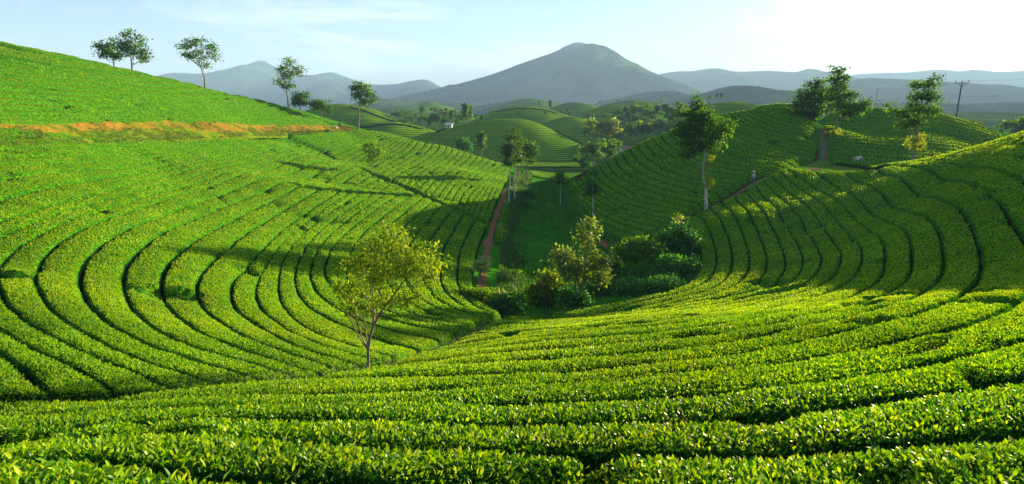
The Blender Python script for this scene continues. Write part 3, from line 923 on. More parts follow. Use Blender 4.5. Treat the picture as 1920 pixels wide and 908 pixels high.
def make_tree(name, label, cat, base, trunk, r0, blobs, lm, bark, clumps=60, per=26, L_=0.3, spread=None, droop=0.2, group=None,
              tint=0.5, seed=1, limbs=True, slim=0.28, twin=None):
    """base: world point; trunk: world points upward from it; blobs: (centre, radii). thing > trunk, crown"""
    rng = np.random.default_rng(seed)
    base = np.asarray(base, float)
    root = link(name, None, loc=base, label=label, cat=cat, group=group)
    B = Bits()
    trunk = np.asarray(trunk, float) - base
    tp = catmull(trunk, 14)
    tp[1:-1] += rng.normal(size=(12, 3)) * r0 * 0.25
    rad = r0 * (1 - 0.72 * np.linspace(0, 1, 14)) * (1 + 0.5 * np.exp(-np.linspace(0, 14, 14)))
    B.add(*tube(tp, rad, 8))
    if twin is not None:
        t2 = catmull(np.asarray(twin, float) - base, 12)
        B.add(*tube(t2, r0 * 0.75 * (1 - 0.7 * np.linspace(0, 1, 12)), 7))
    vol = np.array([np.prod(r) ** 0.667 for _, r in blobs])
    num = np.maximum(3, np.round(clumps * vol / vol.sum())).astype(int)
    cents = []
    H = tp[-1, 2] - tp[0, 2]
    for (c, r), k in zip(blobs, num):
        c = np.asarray(c, float) - base
        r = np.asarray(r, float)
        d = rng.normal(size=(k, 3))
        d /= np.linalg.norm(d, axis=1, keepdims=True)
        q = c + d * r * (rng.random(k) ** 0.42)[:, None] * rng.uniform(0.8, 1.12, (k, 1))
        cents.append(q)
        if limbs:
            # a limb from the trunk to the blob, and twigs to some of its clumps
            i0 = int(np.clip(np.searchsorted(tp[:, 2], c[2] - 0.9 * np.hypot(c[0] - tp[-1, 0], c[1] - tp[-1, 1]) - 0.4 * r[2]), 4, 13))
            st = tp[i0]
            mid = (st + c) / 2 + np.array([0, 0, -0.08 * np.linalg.norm(c - st)]) + rng.normal(size=3) * 0.05 * r
            lp = catmull([st, mid, c], 8)
            rr = max(rad[i0] * 0.55, r0 * 0.14)
            B.add(*tube(lp, rr * (1 - 0.7 * np.linspace(0, 1, 8)), 5))
            for qq in q[rng.permutation(k)[:min(k, 9)]]:
                s2 = lp[rng.integers(3, 8)]
                B.add(*tube(catmull([s2, (s2 + qq) / 2 + rng.normal(size=3) * 0.06 * r, qq], 5), rr * 0.32 * (1 - 0.6 * np.linspace(0, 1, 5)), 4))
    cents = np.vstack(cents)
    link('trunk', B.mesh('trunk', bark), root)
    sp = spread if spread else L_ * 1.15
    V, T, ti = leaf_cloud(cents, per, L_, sp, droop, tint, rng, slim)
    link('crown', new_mesh('crown', V, [T], [lm], tint=ti), root)
    return root


def px_tree(name, label, Y, trunk, r0, blobs, lm=M_TREE, bark=M_BARK, cat='tree', depth=0.8, seed=1, twin=None, drop=True, **kw):
    """a tree standing Y metres out; outline points taken from the photograph and set at that distance"""
    rng = np.random.default_rng(seed + 500)
    tw = [P(u, v, Y) for u, v in trunk]
    x, y = tw[0][0], tw[0][1]
    if drop:
        gz = ground_at(x, y) - 0.25
        tw[0][2] = gz
        if len(tw) > 1 and tw[1][2] < gz:
            tw[1][2] = gz + 0.5
    bl = []
    for u, v, ru, rv in blobs:
        rx, rz = ru * Y / FPX, rv * Y / FPX
        p = P(u, v, Y)
        f = (Y + rng.uniform(-0.5, 0.5) * rx) / Y
        bl.append((p * f, (rx, rx * depth, rz)))
    t2 = [P(u, v, Y + 0.3) for u, v in twin] if twin else None
    return make_tree(name, label, cat, tw[0], tw, r0, bl, lm, bark, seed=seed, twin=t2, **kw)


M_YOUNG = leaf_material('young_tree_leaf', [(0.0, (0.03, 0.09, 0.006)), (0.5, (0.15, 0.26, 0.012)), (1.0, (0.34, 0.42, 0.03))], 0.42, 0.15, 0.55)
# trees on the left skyline
px_tree('tree', 'airy tree standing on the left skyline, tallest of the leftmost pair', 118, [(247, 128), (246, 112), (240, 92)], 0.16,
        [(250, 92, 26, 16), (240, 66, 12, 10), (262, 75, 10, 8), (268, 106, 14, 8), (232, 84, 16, 12)], clumps=75, per=24, L_=0.42, seed=2, droop=0.1, tint=0.42)
px_tree('tree', 'low spreading tree on the left skyline, its trunk hidden behind the hilltop', 121, [(214, 124), (212, 110), (206, 98)], 0.14,
        [(205, 92, 20, 11), (190, 84, 10, 8), (218, 104, 16, 8), (192, 104, 10, 8), (208, 78, 10, 6)], clumps=60, per=24, L_=0.42, seed=3, droop=0.1, tint=0.36)
px_tree('tree', 'slender tree with a V shaped crown alone on the left skyline', 128, [(384, 160), (382, 142), (376, 125), (372, 105)], 0.17,
        [(350, 84, 18, 12), (372, 78, 14, 10), (392, 92, 15, 14), (372, 104, 22, 13), (402, 104, 9, 8), (385, 122, 10, 7), (352, 104, 10, 8)], clumps=85, per=22, L_=0.40, seed=4, droop=0.1, tint=0.45)
px_tree('tree', 'thin tree in front of the far blue mountain, right of the V shaped one', 146, [(541, 200), (538, 175), (538, 155), (542, 128)], 0.17,
        [(543, 116, 11, 8), (528, 132, 12, 9), (558, 132, 11, 14), (541, 142, 14, 12), (522, 152, 9, 7), (538, 160, 13, 8)], clumps=75, per=22, L_=0.44, seed=5, droop=0.1, tint=0.38)
px_tree('tree', 'dark bushy treetop behind the left ridge beside the thin tree', 168, [(562, 212), (562, 195), (562, 180)], 0.2,
        [(562, 182, 15, 15), (555, 192, 12, 8), (570, 190, 10, 9)], clumps=55, per=24, L_=0.5, seed=6, tint=0.32)
px_tree('tree', 'wide dark treetop peeking over the left ridge near the people', 172, [(602, 218), (602, 205), (602, 196)], 0.2,
        [(602, 196, 18, 11), (590, 200, 10, 8), (616, 203, 9, 8)], clumps=55, per=24, L_=0.5, seed=7, tint=0.34)
px_tree('tree', 'tree with a flat leaning crown at the end of the orange bank', 160, [(671, 234), (673, 210), (675, 190), (677, 170)], 0.26,
        [(676, 162, 15, 9), (668, 180, 12, 8), (690, 178, 13, 10), (700, 188, 8, 5), (684, 192, 12, 6), (664, 168, 7, 6)], clumps=85, per=24, L_=0.48, seed=8, tint=0.45)
px_tree('tree', 'small thin-leaved tree standing in the tea above the dark ditch', 108, [(697, 322), (698, 305), (699, 285)], 0.09,
        [(692, 278, 14, 9), (708, 284, 12, 9), (696, 296, 17, 9), (700, 270, 9, 6)], clumps=50, per=14, L_=0.40, seed=9, tint=0.62)
# the young tree at the gully
px_tree('tree', 'young pale-trunked tree leaning over the gully in the foreground', 18.0, [(683, 690), (692, 645), (703, 605), (725, 572), (757, 528), (790, 485)], 0.062,
        [(735, 452, 42, 24), (700, 470, 38, 26), (665, 500, 32, 26), (655, 540, 36, 22), (708, 520, 44, 30), (755, 500, 46, 28), (790, 480, 34, 24), (800, 520, 28, 20), (740, 560, 44, 16), (680, 575, 40, 16), (788, 556, 22, 10), (725, 430, 12, 8), (640, 560, 14, 8), (822, 500, 12, 10)],
        lm=M_YOUNG, bark=M_BARK, clumps=280, per=19, L_=0.12, spread=0.17, droop=0.75, seed=10, tint=0.56, slim=0.19,
        twin=[(700, 610), (700, 560), (690, 520), (680, 480)])
# tall trees of the valley
px_tree('tree', 'tall pale-stemmed tree by the red path, left of a close pair', 100, [(954, 398), (955, 360), (956, 320), (958, 270)], 0.16,
        [(952, 292, 11, 12), (958, 275, 12, 12), (948, 278, 8, 8), (954, 306, 10, 8), (958, 258, 8, 8)], clumps=70, per=22, L_=0.36, seed=11, bark=M_PALEBARK, lm=M_BRUSH, tint=0.25)
px_tree('tree', 'tall pale-stemmed tree with a golden top, right of a close pair', 103, [(965, 378), (965, 340), (966, 300), (967, 255)], 0.15,
        [(967, 256, 8, 9), (970, 270, 9, 10), (966, 288, 10, 12), (972, 300, 8, 8), (963, 245, 5, 5)], clumps=60, per=22, L_=0.36, seed=12, bark=M_PALEBARK, lm=M_BRUSH, tint=0.5)
px_tree('tree', 'dark broad tree at the far mouth of the valley behind the pale pair', 128, [(986, 345), (987, 318), (990, 290)], 0.16,
        [(990, 275, 18, 11), (1000, 288, 12, 8), (980, 290, 12, 10), (994, 302, 10, 6)], clumps=70, per=20, L_=0.46, seed=13, tint=0.3)
px_tree('tree', 'thin pale pole-like tree with a small top at the valley mouth', 98, [(1051, 408), (1051, 375), (1052, 338)], 0.10,
        [(1052, 330, 9, 9), (1046, 340, 8, 6), (1058, 340, 8, 6)], clumps=34, per=18, L_=0.36, seed=14, bark=M_PALEBARK, tint=0.5)
px_tree('tree', 'slim dark tree standing against the rows of the shaded hill', 84, [(1112, 440), (1112, 395), (1111, 355), (1112, 325)], 0.10,
        [(1112, 325, 6, 9), (1109, 345, 9, 9), (1114, 358, 9, 8), (1104, 360, 8, 7)], clumps=50, per=20, L_=0.32, seed=15, bark=M_PALEBARK, lm=M_DEEP, tint=0.4)
px_tree('tree', 'golden two-stemmed tree rising from the bushes in the hollow', 44.5, [(1092, 578), (1094, 540), (1098, 495), (1102, 440)], 0.11,
        [(1104, 424, 14, 11), (1100, 446, 18, 12), (1104, 468, 12, 10), (1062, 478, 20, 14), (1088, 500, 24, 18), (1122, 492, 22, 18), (1068, 510, 22, 14), (1120, 520, 22, 14), (1050, 492, 12, 10)],
        clumps=130, per=22, L_=0.30, seed=16, lm=M_GOLD, droop=0.4, tint=0.5, twin=[(1084, 578), (1080, 535), (1074, 500), (1066, 470)])
# trees of the right side
px_tree('tree', 'big dark leafy tree with sunlit yellow tufts low on its pale trunk', 74, [(1325, 386), (1323, 355), (1319, 320), (1320, 280), (1313, 220)], 0.19,
        [(1308, 192, 14, 9), (1298, 212, 28, 14), (1325, 222, 28, 16), (1305, 240, 36, 18), (1345, 250, 24, 18), (1358, 238, 16, 12), (1282, 250, 18, 14), (1300, 272, 28, 16), (1335, 275, 22, 12), (1288, 290, 14, 9)],
        clumps=190, per=26, L_=0.36, seed=17, bark=M_PALEBARK, lm=M_TREE, tint=0.33)
px_tree('shrub', 'sunlit tuft of leaves coloured bright yellow sprouting low on the big dark tree', 73.4, [(1325, 350), (1327, 346), (1329, 341)], 0.03,
        [(1331, 341, 6, 7), (1324, 347, 4, 6), (1328, 333, 3, 5), (1334, 336, 3, 3)], cat='leaf tuft', clumps=16, per=18, L_=0.19, seed=18, lm=M_YELLOW, tint=0.72, drop=False, limbs=False)  # sunlight on these low leaves is put into the yellow leaf colour
px_tree('shrub', 'pale green tuft high on the trunk of the big dark tree', 73.4, [(1320, 318), (1325, 312), (1331, 305)], 0.03,
        [(1334, 300, 7, 9), (1328, 315, 5, 9), (1341, 310, 5, 4), (1312, 322, 5, 4)], cat='leaf tuft', clumps=18, per=18, L_=0.19, seed=19, lm=M_YELLOW, tint=0.5, drop=False, limbs=False)
px_tree('tree', 'broad dark tree left of the dirt track on the hilltop', 113, [(1524, 266), (1523, 245), (1526, 225), (1528, 190)], 0.24,
        [(1528, 160, 18, 12), (1512, 178, 18, 12), (1500, 198, 20, 13), (1490, 212, 14, 8), (1530, 185, 26, 16), (1535, 205, 28, 14), (1515, 215, 22, 10), (1548, 170, 14, 12)],
        clumps=170, per=24, L_=0.46, seed=20, tint=0.34)
px_tree('tree', 'taller tree with stacked leaf tiers right of the dirt track', 108, [(1560, 284), (1564, 262), (1568, 235), (1570, 190), (1571, 140)], 0.20,
        [(1571, 131, 11, 7), (1566, 148, 14, 8), (1582, 146, 10, 6), (1572, 165, 18, 9), (1590, 180, 18, 9), (1558, 182, 16, 10), (1580, 200, 26, 9), (1612, 200, 18, 8), (1622, 193, 10, 6), (1600, 212, 22, 8)],
        clumps=150, per=22, L_=0.46, seed=21, tint=0.40)
px_tree('shrub', 'sunlit sprouts coloured yellow on the lower trunk right of the dirt track', 107.4, [(1563, 266), (1564, 260), (1564, 252)], 0.03,
        [(1563, 252, 9, 6), (1567, 262, 8, 5), (1559, 258, 6, 5)], cat='leaf tuft', clumps=20, per=22, L_=0.32, seed=22, lm=M_YELLOW, tint=0.7, drop=False, limbs=False)  # yellow leaf colour stands in for sun on the lower trunk leaves
px_tree('tree', 'open tiered tree by the utility pole, sunlit and golden around its lower trunk', 91, [(1712, 306), (1716, 285), (1720, 260), (1722, 225), (1733, 165)], 0.20,
        [(1752, 146, 8, 8), (1744, 158, 14, 8), (1722, 160, 14, 8), (1735, 178, 24, 8), (1715, 186, 14, 7), (1752, 186, 14, 7), (1722, 204, 28, 9), (1750, 208, 16, 8), (1700, 216, 16, 8), (1715, 228, 24, 8), (1680, 210, 14, 6), (1664, 198, 6, 4), (1695, 236, 12, 6)],
        clumps=170, per=20, L_=0.38, seed=23, tint=0.42)
px_tree('shrub', 'sunlit sprouts coloured golden round the lower trunk beside the utility pole tree', 90.4, [(1716, 285), (1718, 275), (1720, 262)], 0.03,
        [(1712, 262, 9, 9), (1726, 258, 9, 8), (1722, 275, 8, 7), (1708, 274, 7, 6), (1728, 270, 6, 6)], cat='leaf tuft', clumps=40, per=20, L_=0.28, seed=24, lm=M_YELLOW, tint=0.75, drop=False, limbs=False)  # sunlit look of these leaves comes from their yellow colour

# bushes of the hollow
BU = [
    ('round bush with bright yellow-green sunlit leaves at the hollow edge', 46.5, [(1022, 585), (1022, 560), (1024, 540)], [(1024, 535, 26, 20), (1005, 548, 18, 16), (1045, 545, 18, 18), (1026, 558, 34, 14), (1030, 518, 16, 10)], M_YELLOW, 150, 0.26, 0.50),
    ('tall dark creeper-hung tree with an orange tip above the hollow', 58, [(1280, 520), (1280, 480), (1276, 440)], [(1274, 430, 16, 14), (1256, 448, 22, 14), (1292, 446, 20, 16), (1276, 462, 34, 16), (1300, 466, 14, 12), (1240, 466, 14, 12)], M_DEEP, 170, 0.30, 0.38),
    ('pale green spreading tree left of the creeper-hung one', 55, [(1190, 530), (1189, 510), (1192, 485)], [(1195, 456, 26, 11), (1170, 472, 22, 12), (1218, 470, 24, 12), (1192, 480, 28, 12), (1158, 488, 12, 9), (1232, 486, 14, 9)], M_TREE, 130, 0.28, 0.62),
    ('glossy mid green bush under the creeper-hung tree', 52, [(1265, 545), (1265, 525), (1265, 505)], [(1262, 492, 28, 13), (1240, 504, 18, 12), (1288, 506, 20, 14), (1262, 516, 36, 14)], M_DEEP, 150, 0.28, 0.62),
    ('pale low bush at the foot of the pale spreading tree', 49, [(1190, 560), (1190, 548), (1190, 538)], [(1185, 535, 24, 12), (1210, 542, 20, 10), (1165, 545, 16, 10), (1190, 550, 34, 9)], M_DEEP, 110, 0.26, 0.75),
    ('dark low bush nearest the first tea row of the bowl', 47.5, [(1245, 552), (1245, 542), (1245, 532)], [(1240, 530, 30, 12), (1268, 536, 22, 12), (1222, 540, 18, 9), (1250, 544, 36, 8)], M_DEEP, 120, 0.26, 0.5),
    ('dark bush wedged between the creeper-hung tree and the tea rows', 52, [(1300, 545), (1300, 520), (1300, 495)], [(1298, 500, 12, 18), (1302, 520, 12, 16), (1290, 530, 14, 10)], M_DEEP, 70, 0.26, 0.3),
    ('dark bush behind the golden two-stemmed tree', 50, [(1130, 560), (1130, 545), (1130, 530)], [(1120, 545, 24, 12), (1145, 540, 18, 12), (1135, 528, 18, 10), (1110, 556, 24, 8)], M_DEEP, 90, 0.28, 0.35),
    ('dark bush in front of the golden two-stemmed tree', 44, [(1075, 580), (1075, 572), (1075, 562)], [(1070, 562, 22, 10), (1092, 562, 18, 10), (1060, 550, 12, 10)], M_DEEP, 60, 0.24, 0.35),
    ('green scrub bush at the top end of the gully', 43, [(890, 575), (890, 562), (890, 550)], [(884, 552, 18, 10), (905, 552, 18, 10), (872, 546, 10, 7), (895, 562, 22, 8)], M_TREE, 70, 0.22, 0.62),
    ('dry yellow-tipped scrub right of the green gully scrub', 45, [(925, 585), (925, 570), (926, 555)], [(922, 552, 18, 9), (940, 556, 14, 8), (912, 560, 12, 8)], M_GOLD, 55, 0.22, 0.45),
    ('dark leafy scrub closing the gully beside the yellow bush', 43, [(950, 592), (950, 578), (952, 568)], [(940, 572, 20, 10), (962, 572, 16, 10), (950, 562, 16, 9), (972, 580, 8, 8)], M_DEEP, 70, 0.24, 0.42),
    ('pinkish feathery sapling at the foot of the red path', 50, [(903, 560), (903, 530), (901, 500)], [(898, 497, 9, 6), (906, 492, 7, 6), (902, 506, 10, 6)], M_GOLD, 24, 0.24, 0.8),
    ('mid green bush in the middle of the hollow behind the yellow bush', 55, [(1140, 512), (1140, 500), (1140, 492)], [(1138, 496, 14, 9), (1150, 502, 14, 9)], M_DEEP, 40, 0.28, 0.45),
]
for i, (lab, Y, tr, bl, lm, cl, ll, ti) in enumerate(BU):
    px_tree('tree' if 'tree ' in lab[:45] and 'bush' not in lab[:40] else 'bush', lab, Y, tr, 0.07, bl, lm=lm, cat='tree' if 'tree ' in lab[:45] and 'bush' not in lab[:40] else 'bush',
            clumps=cl, per=24, L_=ll, seed=40 + i, tint=ti, group='bushes and small trees in the hollow')
px_tree('bush', 'orange-tipped sprig at the very top of the creeper-hung tree', 57.5, [(1273, 425), (1273, 416), (1273, 405)], 0.03, [(1273, 411, 5, 4), (1272, 405, 3, 4)], cat='leaf tuft',
        lm=M_GOLD, clumps=8, per=20, L_=0.2, seed=61, tint=0.9, drop=False, limbs=False)
# shrubs between the red path and the rice field, and under the trees on both banks
k = 0
for (u, v, Y, ru, rv, lm, ti, lab) in [
    (955, 520, 56, 20, 13, M_TREE, 0.5, 'feathery bush nearest the camera on the left bank of the rice field'),
    (962, 492, 62, 16, 14, M_TREE, 0.45, 'feathery bush second up the left bank of the rice field'),
    (958, 462, 70, 14, 13, M_DEEP, 0.5, 'feathery bush halfway up the left bank of the rice field'),
    (964, 436, 80, 12, 12, M_TREE, 0.4, 'leafy bush below the tall pale-stemmed pair'),
    (972, 408, 92, 12, 11, M_DEEP, 0.45, 'dark bush at the feet of the tall pale-stemmed pair'),
    (984, 385, 100, 12, 10, M_DEEP, 0.4, 'dark bush beyond the tall pale-stemmed pair'),
    (990, 362, 110, 14, 9, M_DEEP, 0.4, 'dark bush by the far end of the red path'),
    (1035, 420, 90, 12, 9, M_DEEP, 0.45, 'dark bush by the thin pole-like tree'),
    (1046, 395, 100, 12, 12, M_DEEP, 0.4, 'dark bush on the right bank of the rice field'),
    (1060, 440, 82, 14, 10, M_DEEP, 0.45, 'dark bush under the path at the foot of the shaded hill'),
    (1100, 462, 74, 16, 10, M_DEEP, 0.4, 'dark bush below the slim dark tree'),
    (1140, 478, 66, 16, 9, M_DEEP, 0.4, 'dark bush between the slim dark tree and the pale spreading tree'),
    (1040, 470, 72, 10, 8, M_TREE, 0.4, 'grassy clump on the right edge of the rice field'),
]:
    px_tree('bush', lab, Y, [(u, v + rv), (u, v + rv * 0.4), (u, v)], 0.06, [(u, v, ru, rv * 0.8), (u - ru * 0.5, v + rv * 0.4, ru * 0.6, rv * 0.6), (u + ru * 0.5, v + rv * 0.35, ru * 0.6, rv * 0.6)],
            lm=lm, cat='bush', clumps=60, per=20, L_=0.34, seed=80 + k, tint=ti, droop=0.5, group='bushes on the rice field banks')
    k += 1


# grass over the valley floor: nobody could count it
def grass_patch(name, n, fx, fy, L_, m, seed, tint):
    rng = np.random.default_rng(seed)
    y = fy[0] + (fy[1] - fy[0]) * rng.random(n)
    x0, x1 = np.interp(y, *fx[0]), np.interp(y, *fx[1])
    x = x0 + (x1 - x0) * rng.random(n)
    keep = vnoise(x * 0.5, y * 0.35, seed) > -0.28
    x, y = x[keep], y[keep]
    n = len(x)
    z = S(x, y) - 0.70
    a = rng.random(n) * 2 * np.pi
    w = np.stack([np.cos(a), np.sin(a), a * 0], -1)
    ln = (L_ * rng.uniform(0.6, 1.5, n) * np.clip(y / 60, 0.8, 2))[:, None]
    lean = rng.normal(size=(n, 3)) * 0.35
    lean[:, 2] = 1
    b = np.stack([x, y, z], -1)
    V = np.stack([b - w * ln * 0.12, b + w * ln * 0.12, b + lean * ln], 1).reshape(-1, 3)
    T = np.arange(n * 3).reshape(-1, 3)
    link(name, new_mesh(name, V, [T], [m], tint=np.clip(tint + rng.normal(0, 0.15, n), 0, 1)), kind='stuff', label='short green rice and grass on the valley floor')


M_GRASS = leaf_material('grass_blade', [(0.0, (0.012, 0.09, 0.006)), (0.5, (0.036, 0.19, 0.010)), (1.0, (0.10, 0.30, 0.02))], 0.3, 0.2, 0.6)
YS = [44, 58, 75, 95, 115, 140]
grass_patch('grass', 22000, ((YS, [2, 0, -1, 0, 1, 3]), (YS, [12, 9.5, 9, 9, 9, 9.5])), (44, 140), 0.34, M_GRASS, 5, 0.5)
grass_patch('undergrowth', 9000, ((YS, [-1.2, -1.0, -0.9, -0.2, 0.4, 1.2]), (YS, [1, 0.5, -0.2, 0.8, 2, 4])), (44, 150), 0.6, M_BRUSH, 6, 0.35)
grass_patch('undergrowth', 9000, ((YS, [10, 8.3, 8, 8, 8, 8.5]), (YS, [16, 14, 12.5, 9.5, 10, 11])), (44, 140), 0.6, M_DEEP, 7, 0.45)


def seam(pts, n, seed):
    """bare woody stems and ragged leaves where the rows end along the gully"""
    rng = np.random.default_rng(seed)
    c = hit(*catmull(pts, 200).T)
    t = np.clip((rng.random(n) * 199).astype(int), 0, 198)
    b = c[t] + rng.normal(size=(n, 3)) * np.array([0.28, 0.28, 0])
    b[:, 2] = S(b[:, 0], b[:, 1]) - 0.75
    d = rng.normal(size=(n, 3)) * 0.45
    d[:, 2] = 1
    ln = rng.uniform(0.35, 0.75, n)[:, None]
    w = np.cross(d, rng.normal(size=(n, 3)))
    w /= np.linalg.norm(w, axis=1, keepdims=True)
    V = np.stack([b - w * 0.014, b + w * 0.014, b + d * ln], 1).reshape(-1, 3)
    cc = b[: n // 6] + d[: n // 6] * ln[: n // 6]
    LV, LT, ti = leaf_cloud(cc, 5, 0.09, 0.10, 0.0, 0.35, rng)
    me = new_mesh('undergrowth', np.vstack([V, LV]), [np.vstack([np.arange(n * 3).reshape(-1, 3), LT + n * 3])], [M_BARK, M_BRUSH],
                  np.concatenate([np.zeros(n), np.ones(len(LT))]), np.concatenate([np.zeros(n), ti]))
    link('undergrowth', me, kind='stuff', label='brown stems and ragged leaves along the gully where rows end')


seam([(300, 724), (430, 716), (560, 706), (683, 688), (760, 668), (830, 640), (890, 615), (944, 592)], 5200, 21)

def tufts(ga, gb, n, seed, L_):
    rng = np.random.default_rng(seed)
    A, B2 = plan(ga, 200), plan(gb, 200)
    i = (rng.random(n) * 199).astype(int)
    t = (1 - rng.random(n) ** 1.6)[:, None]
    xy = A[i] * (1 - t) + B2[i] * t + rng.normal(size=(n, 2)) * 0.15
    keep = (vnoise(xy[:, 0] * 0.5, xy[:, 1] * 0.5, seed) + 0.5 * (t[:, 0] - 0.5)) > 0.0
    xy = xy[keep]
    c = np.column_stack([xy, S(xy[:, 0], xy[:, 1]) - 0.03])
    V, T, ti = leaf_cloud(c, 7, L_, 0.12, -0.8, 0.85, rng, 0.16)
    link('undergrowth', new_mesh('undergrowth', V, [T], [M_BRUSH], tint=ti), kind='stuff', label='low grass tufts and weeds growing over the orange bank')


tufts([(-60, 230), (200, 227), (350, 226), (500, 233), (655, 238)], [(-60, 272), (200, 266), (345, 260), (530, 252), (660, 245)], 3600, 33, 0.22)

# ------------------------------------------------------------------ trees of the plain: copies of a few kinds
def proto(seed, kind):
    rng = np.random.default_rng(seed)
    if kind == 'slim':
        bl = [((rng.normal() * .25, rng.normal() * .25, h), (1.0, 1.0, 1.1)) for h in (4.2, 5.6, 7.0, 8.3)]
        tr, lm = [(0, 0, 0), (0.1, 0, 4), (0, 0.1, 8.2)], M_TREE
    elif kind == 'bamboo':
        bl = [((2.0 * math.cos(a), 2.0 * math.sin(a), 5.2 + rng.uniform(-1, 1.6)), (1.5, 1.5, 2.0)) for a in np.linspace(0, 5.2, 5)] + [((0, 0, 7.2), (1.6, 1.6, 1.8))]
        tr, lm = [(0, 0, 0), (0, 0, 3), (0.2, 0, 6)], M_YELLOW
    elif kind == 'dark':
        bl = [((rng.normal() * 1.2, rng.normal() * 1.2, rng.uniform(3.2, 7.2)), (1.9, 1.9, 1.5)) for _ in range(7)]
        tr, lm = [(0, 0, 0), (0.1, 0, 3), (0, 0, 6)], M_DEEP
    else:
        bl = [((rng.normal() * 1.7, rng.normal() * 1.7, rng.uniform(4.0, 8.0)), (1.8, 1.8, 1.4)) for _ in range(7)]
        tr, lm = [(0, 0, 0), (-0.1, 0.1, 3.5), (0, 0, 7)], M_TREE
    return make_tree('tree', 'tmp', 'tree', (0, 0, 0), tr, 0.22, bl, lm, M_BARK, clumps=80, per=11, L_=0.85, spread=0.6, seed=seed, tint=0.42 if kind != 'bamboo' else 0.3)


PROTO = {}
USED = set()


def plain_tree(kind, u, v, hpx, Y, label, group, i):
    key = (kind, i % 2)
    if key not in PROTO:
        PROTO[key] = proto(900 + len(PROTO), kind)
    src = PROTO[key]
    if key in USED:
        o = src.copy()
        SC.collection.objects.link(o)
        for ch in src.children:
            c = ch.copy()
            SC.collection.objects.link(c)
            c.parent = o
    else:
        o = src
        USED.add(key)
    p = P(u, v, Y)
    s = hpx * Y / FPX / 9.3
    o.location = p
    o.scale = (s, s, s)
    o.rotation_euler = (0, 0, i * 2.4)
    o['label'] = label
    o['category'] = 'tree'
    o['group'] = group


PT = [
    ('belt', [('bamboo', 1110, 266, 44, 285), ('bamboo', 1132, 270, 46, 280), ('bamboo', 1150, 272, 50, 282), ('dark', 1098, 262, 30, 290), ('tree', 1166, 268, 36, 300), ('tree', 1182, 266, 38, 305),
              ('bamboo', 1198, 262, 36, 310), ('tree', 1214, 258, 34, 318), ('dark', 1172, 252, 34, 330), ('dark', 1190, 248, 36, 340), ('tree', 1206, 243, 40, 345), ('dark', 1222, 240, 38, 345),
              ('slim', 1232, 236, 36, 352), ('slim', 1246, 232, 36, 356), ('tree', 1258, 228, 32, 360), ('slim', 1272, 224, 32, 362), ('dark', 1160, 240, 26, 360), ('dark', 1238, 250, 34, 322), ('dark', 1146, 256, 28, 330), ('tree', 1226, 254, 30, 318)],
     'leafy tree in the dense belt left of the shaded hill'),
    ('mouth', [('dark', 1094, 322, 34, 185), ('tree', 1112, 312, 52, 190), ('tree', 1132, 306, 46, 195), ('tree', 1150, 302, 38, 200), ('dark', 1080, 306, 18, 215)],
     'tree in the clump at the left foot of the shaded hill'),
    ('field', [('dark', 866, 292, 42, 214), ('dark', 878, 290, 36, 216)], 'dark round tree at the foot of the smooth middle hill'),
    ('field', [('slim', 903, 296, 48, 212)], 'slim upright tree left of the dark valley mouth, at the middle hill foot'),
    ('edge', [('slim', 873, 234, 38, 300), ('dark', 866, 234, 26, 305)], 'tall dark tree behind the left shoulder of the middle hill'),
    ('edge', [('tree', 745, 226, 18, 345), ('tree', 762, 227, 22, 345), ('tree', 778, 227, 18, 350), ('dark', 800, 232, 22, 350), ('tree', 818, 242, 32, 290), ('dark', 832, 240, 24, 300), ('slim', 846, 232, 24, 320), ('dark', 858, 238, 18, 310), ('dark', 808, 240, 20, 310), ('tree', 790, 224, 14, 360)],
     'tree in the scattered line left of the middle hill'),
    ('domes', [('slim', 1032, 207, 18, 440), ('slim', 1012, 201, 10, 440), ('tree', 1054, 216, 12, 350), ('dark', 1064, 214, 12, 350), ('tree', 1070, 221, 13, 347), ('slim', 1023, 226, 18, 400), ('tree', 1006, 232, 10, 390), ('tree', 1086, 213, 10, 440),
               ('tree', 1108, 224, 12, 400), ('tree', 1136, 226, 14, 400), ('tree', 1085, 199, 7, 640), ('tree', 1124, 197, 8, 720), ('tree', 1160, 192, 7, 720), ('tree', 1148, 199, 6, 460), ('tree', 960, 208, 6, 440), ('tree', 1240, 196, 9, 700), ('tree', 1260, 200, 9, 700)],
     'small tree dotted over the farther tea domes'),
    ('skyline', [('tree', 1330, 190, 11, 420), ('slim', 1344, 187, 12, 420), ('slim', 1352, 189, 14, 420), ('tree', 1312, 196, 12, 420), ('tree', 1428, 196, 6, 312)], 'small tree on the ridge behind the shaded hill'),
    ('right edge', [('tree', 1896, 262, 44, 230), ('tree', 1915, 268, 46, 225), ('dark', 1875, 258, 26, 250), ('tree', 1935, 268, 50, 220)], 'hazy bushy tree behind the sunlit hill at the right edge'),
    ('right edge', [('bamboo', 1808, 236, 14, 150), ('bamboo', 1822, 238, 14, 152), ('bamboo', 1836, 240, 12, 154), ('bamboo', 1796, 232, 9, 150)], 'low green bush behind the crest by the utility pole'),
]
xr = np.random.default_rng(5)
for k_, (ua, ub, va, vb, ha, hb_, Ya, Yb, cnt_) in ((0, (1150, 1300, 222, 262, 24, 40, 310, 400, 26)), (4, (735, 905, 212, 238, 12, 26, 330, 470, 30)), (1, (1085, 1180, 288, 322, 20, 40, 188, 215, 8))):
    for _ in range(cnt_):
        f_ = float(xr.random())
        PT[k_][1].append((('tree', 'dark', 'slim', 'dark', 'tree', 'bamboo')[int(xr.integers(0, 6))], ua + (ub - ua) * float(xr.random()), vb + (va - vb) * f_, ha + (hb_ - ha) * float(xr.random()) * (1 - 0.4 * f_), Ya + (Yb - Ya) * f_))
n = 0
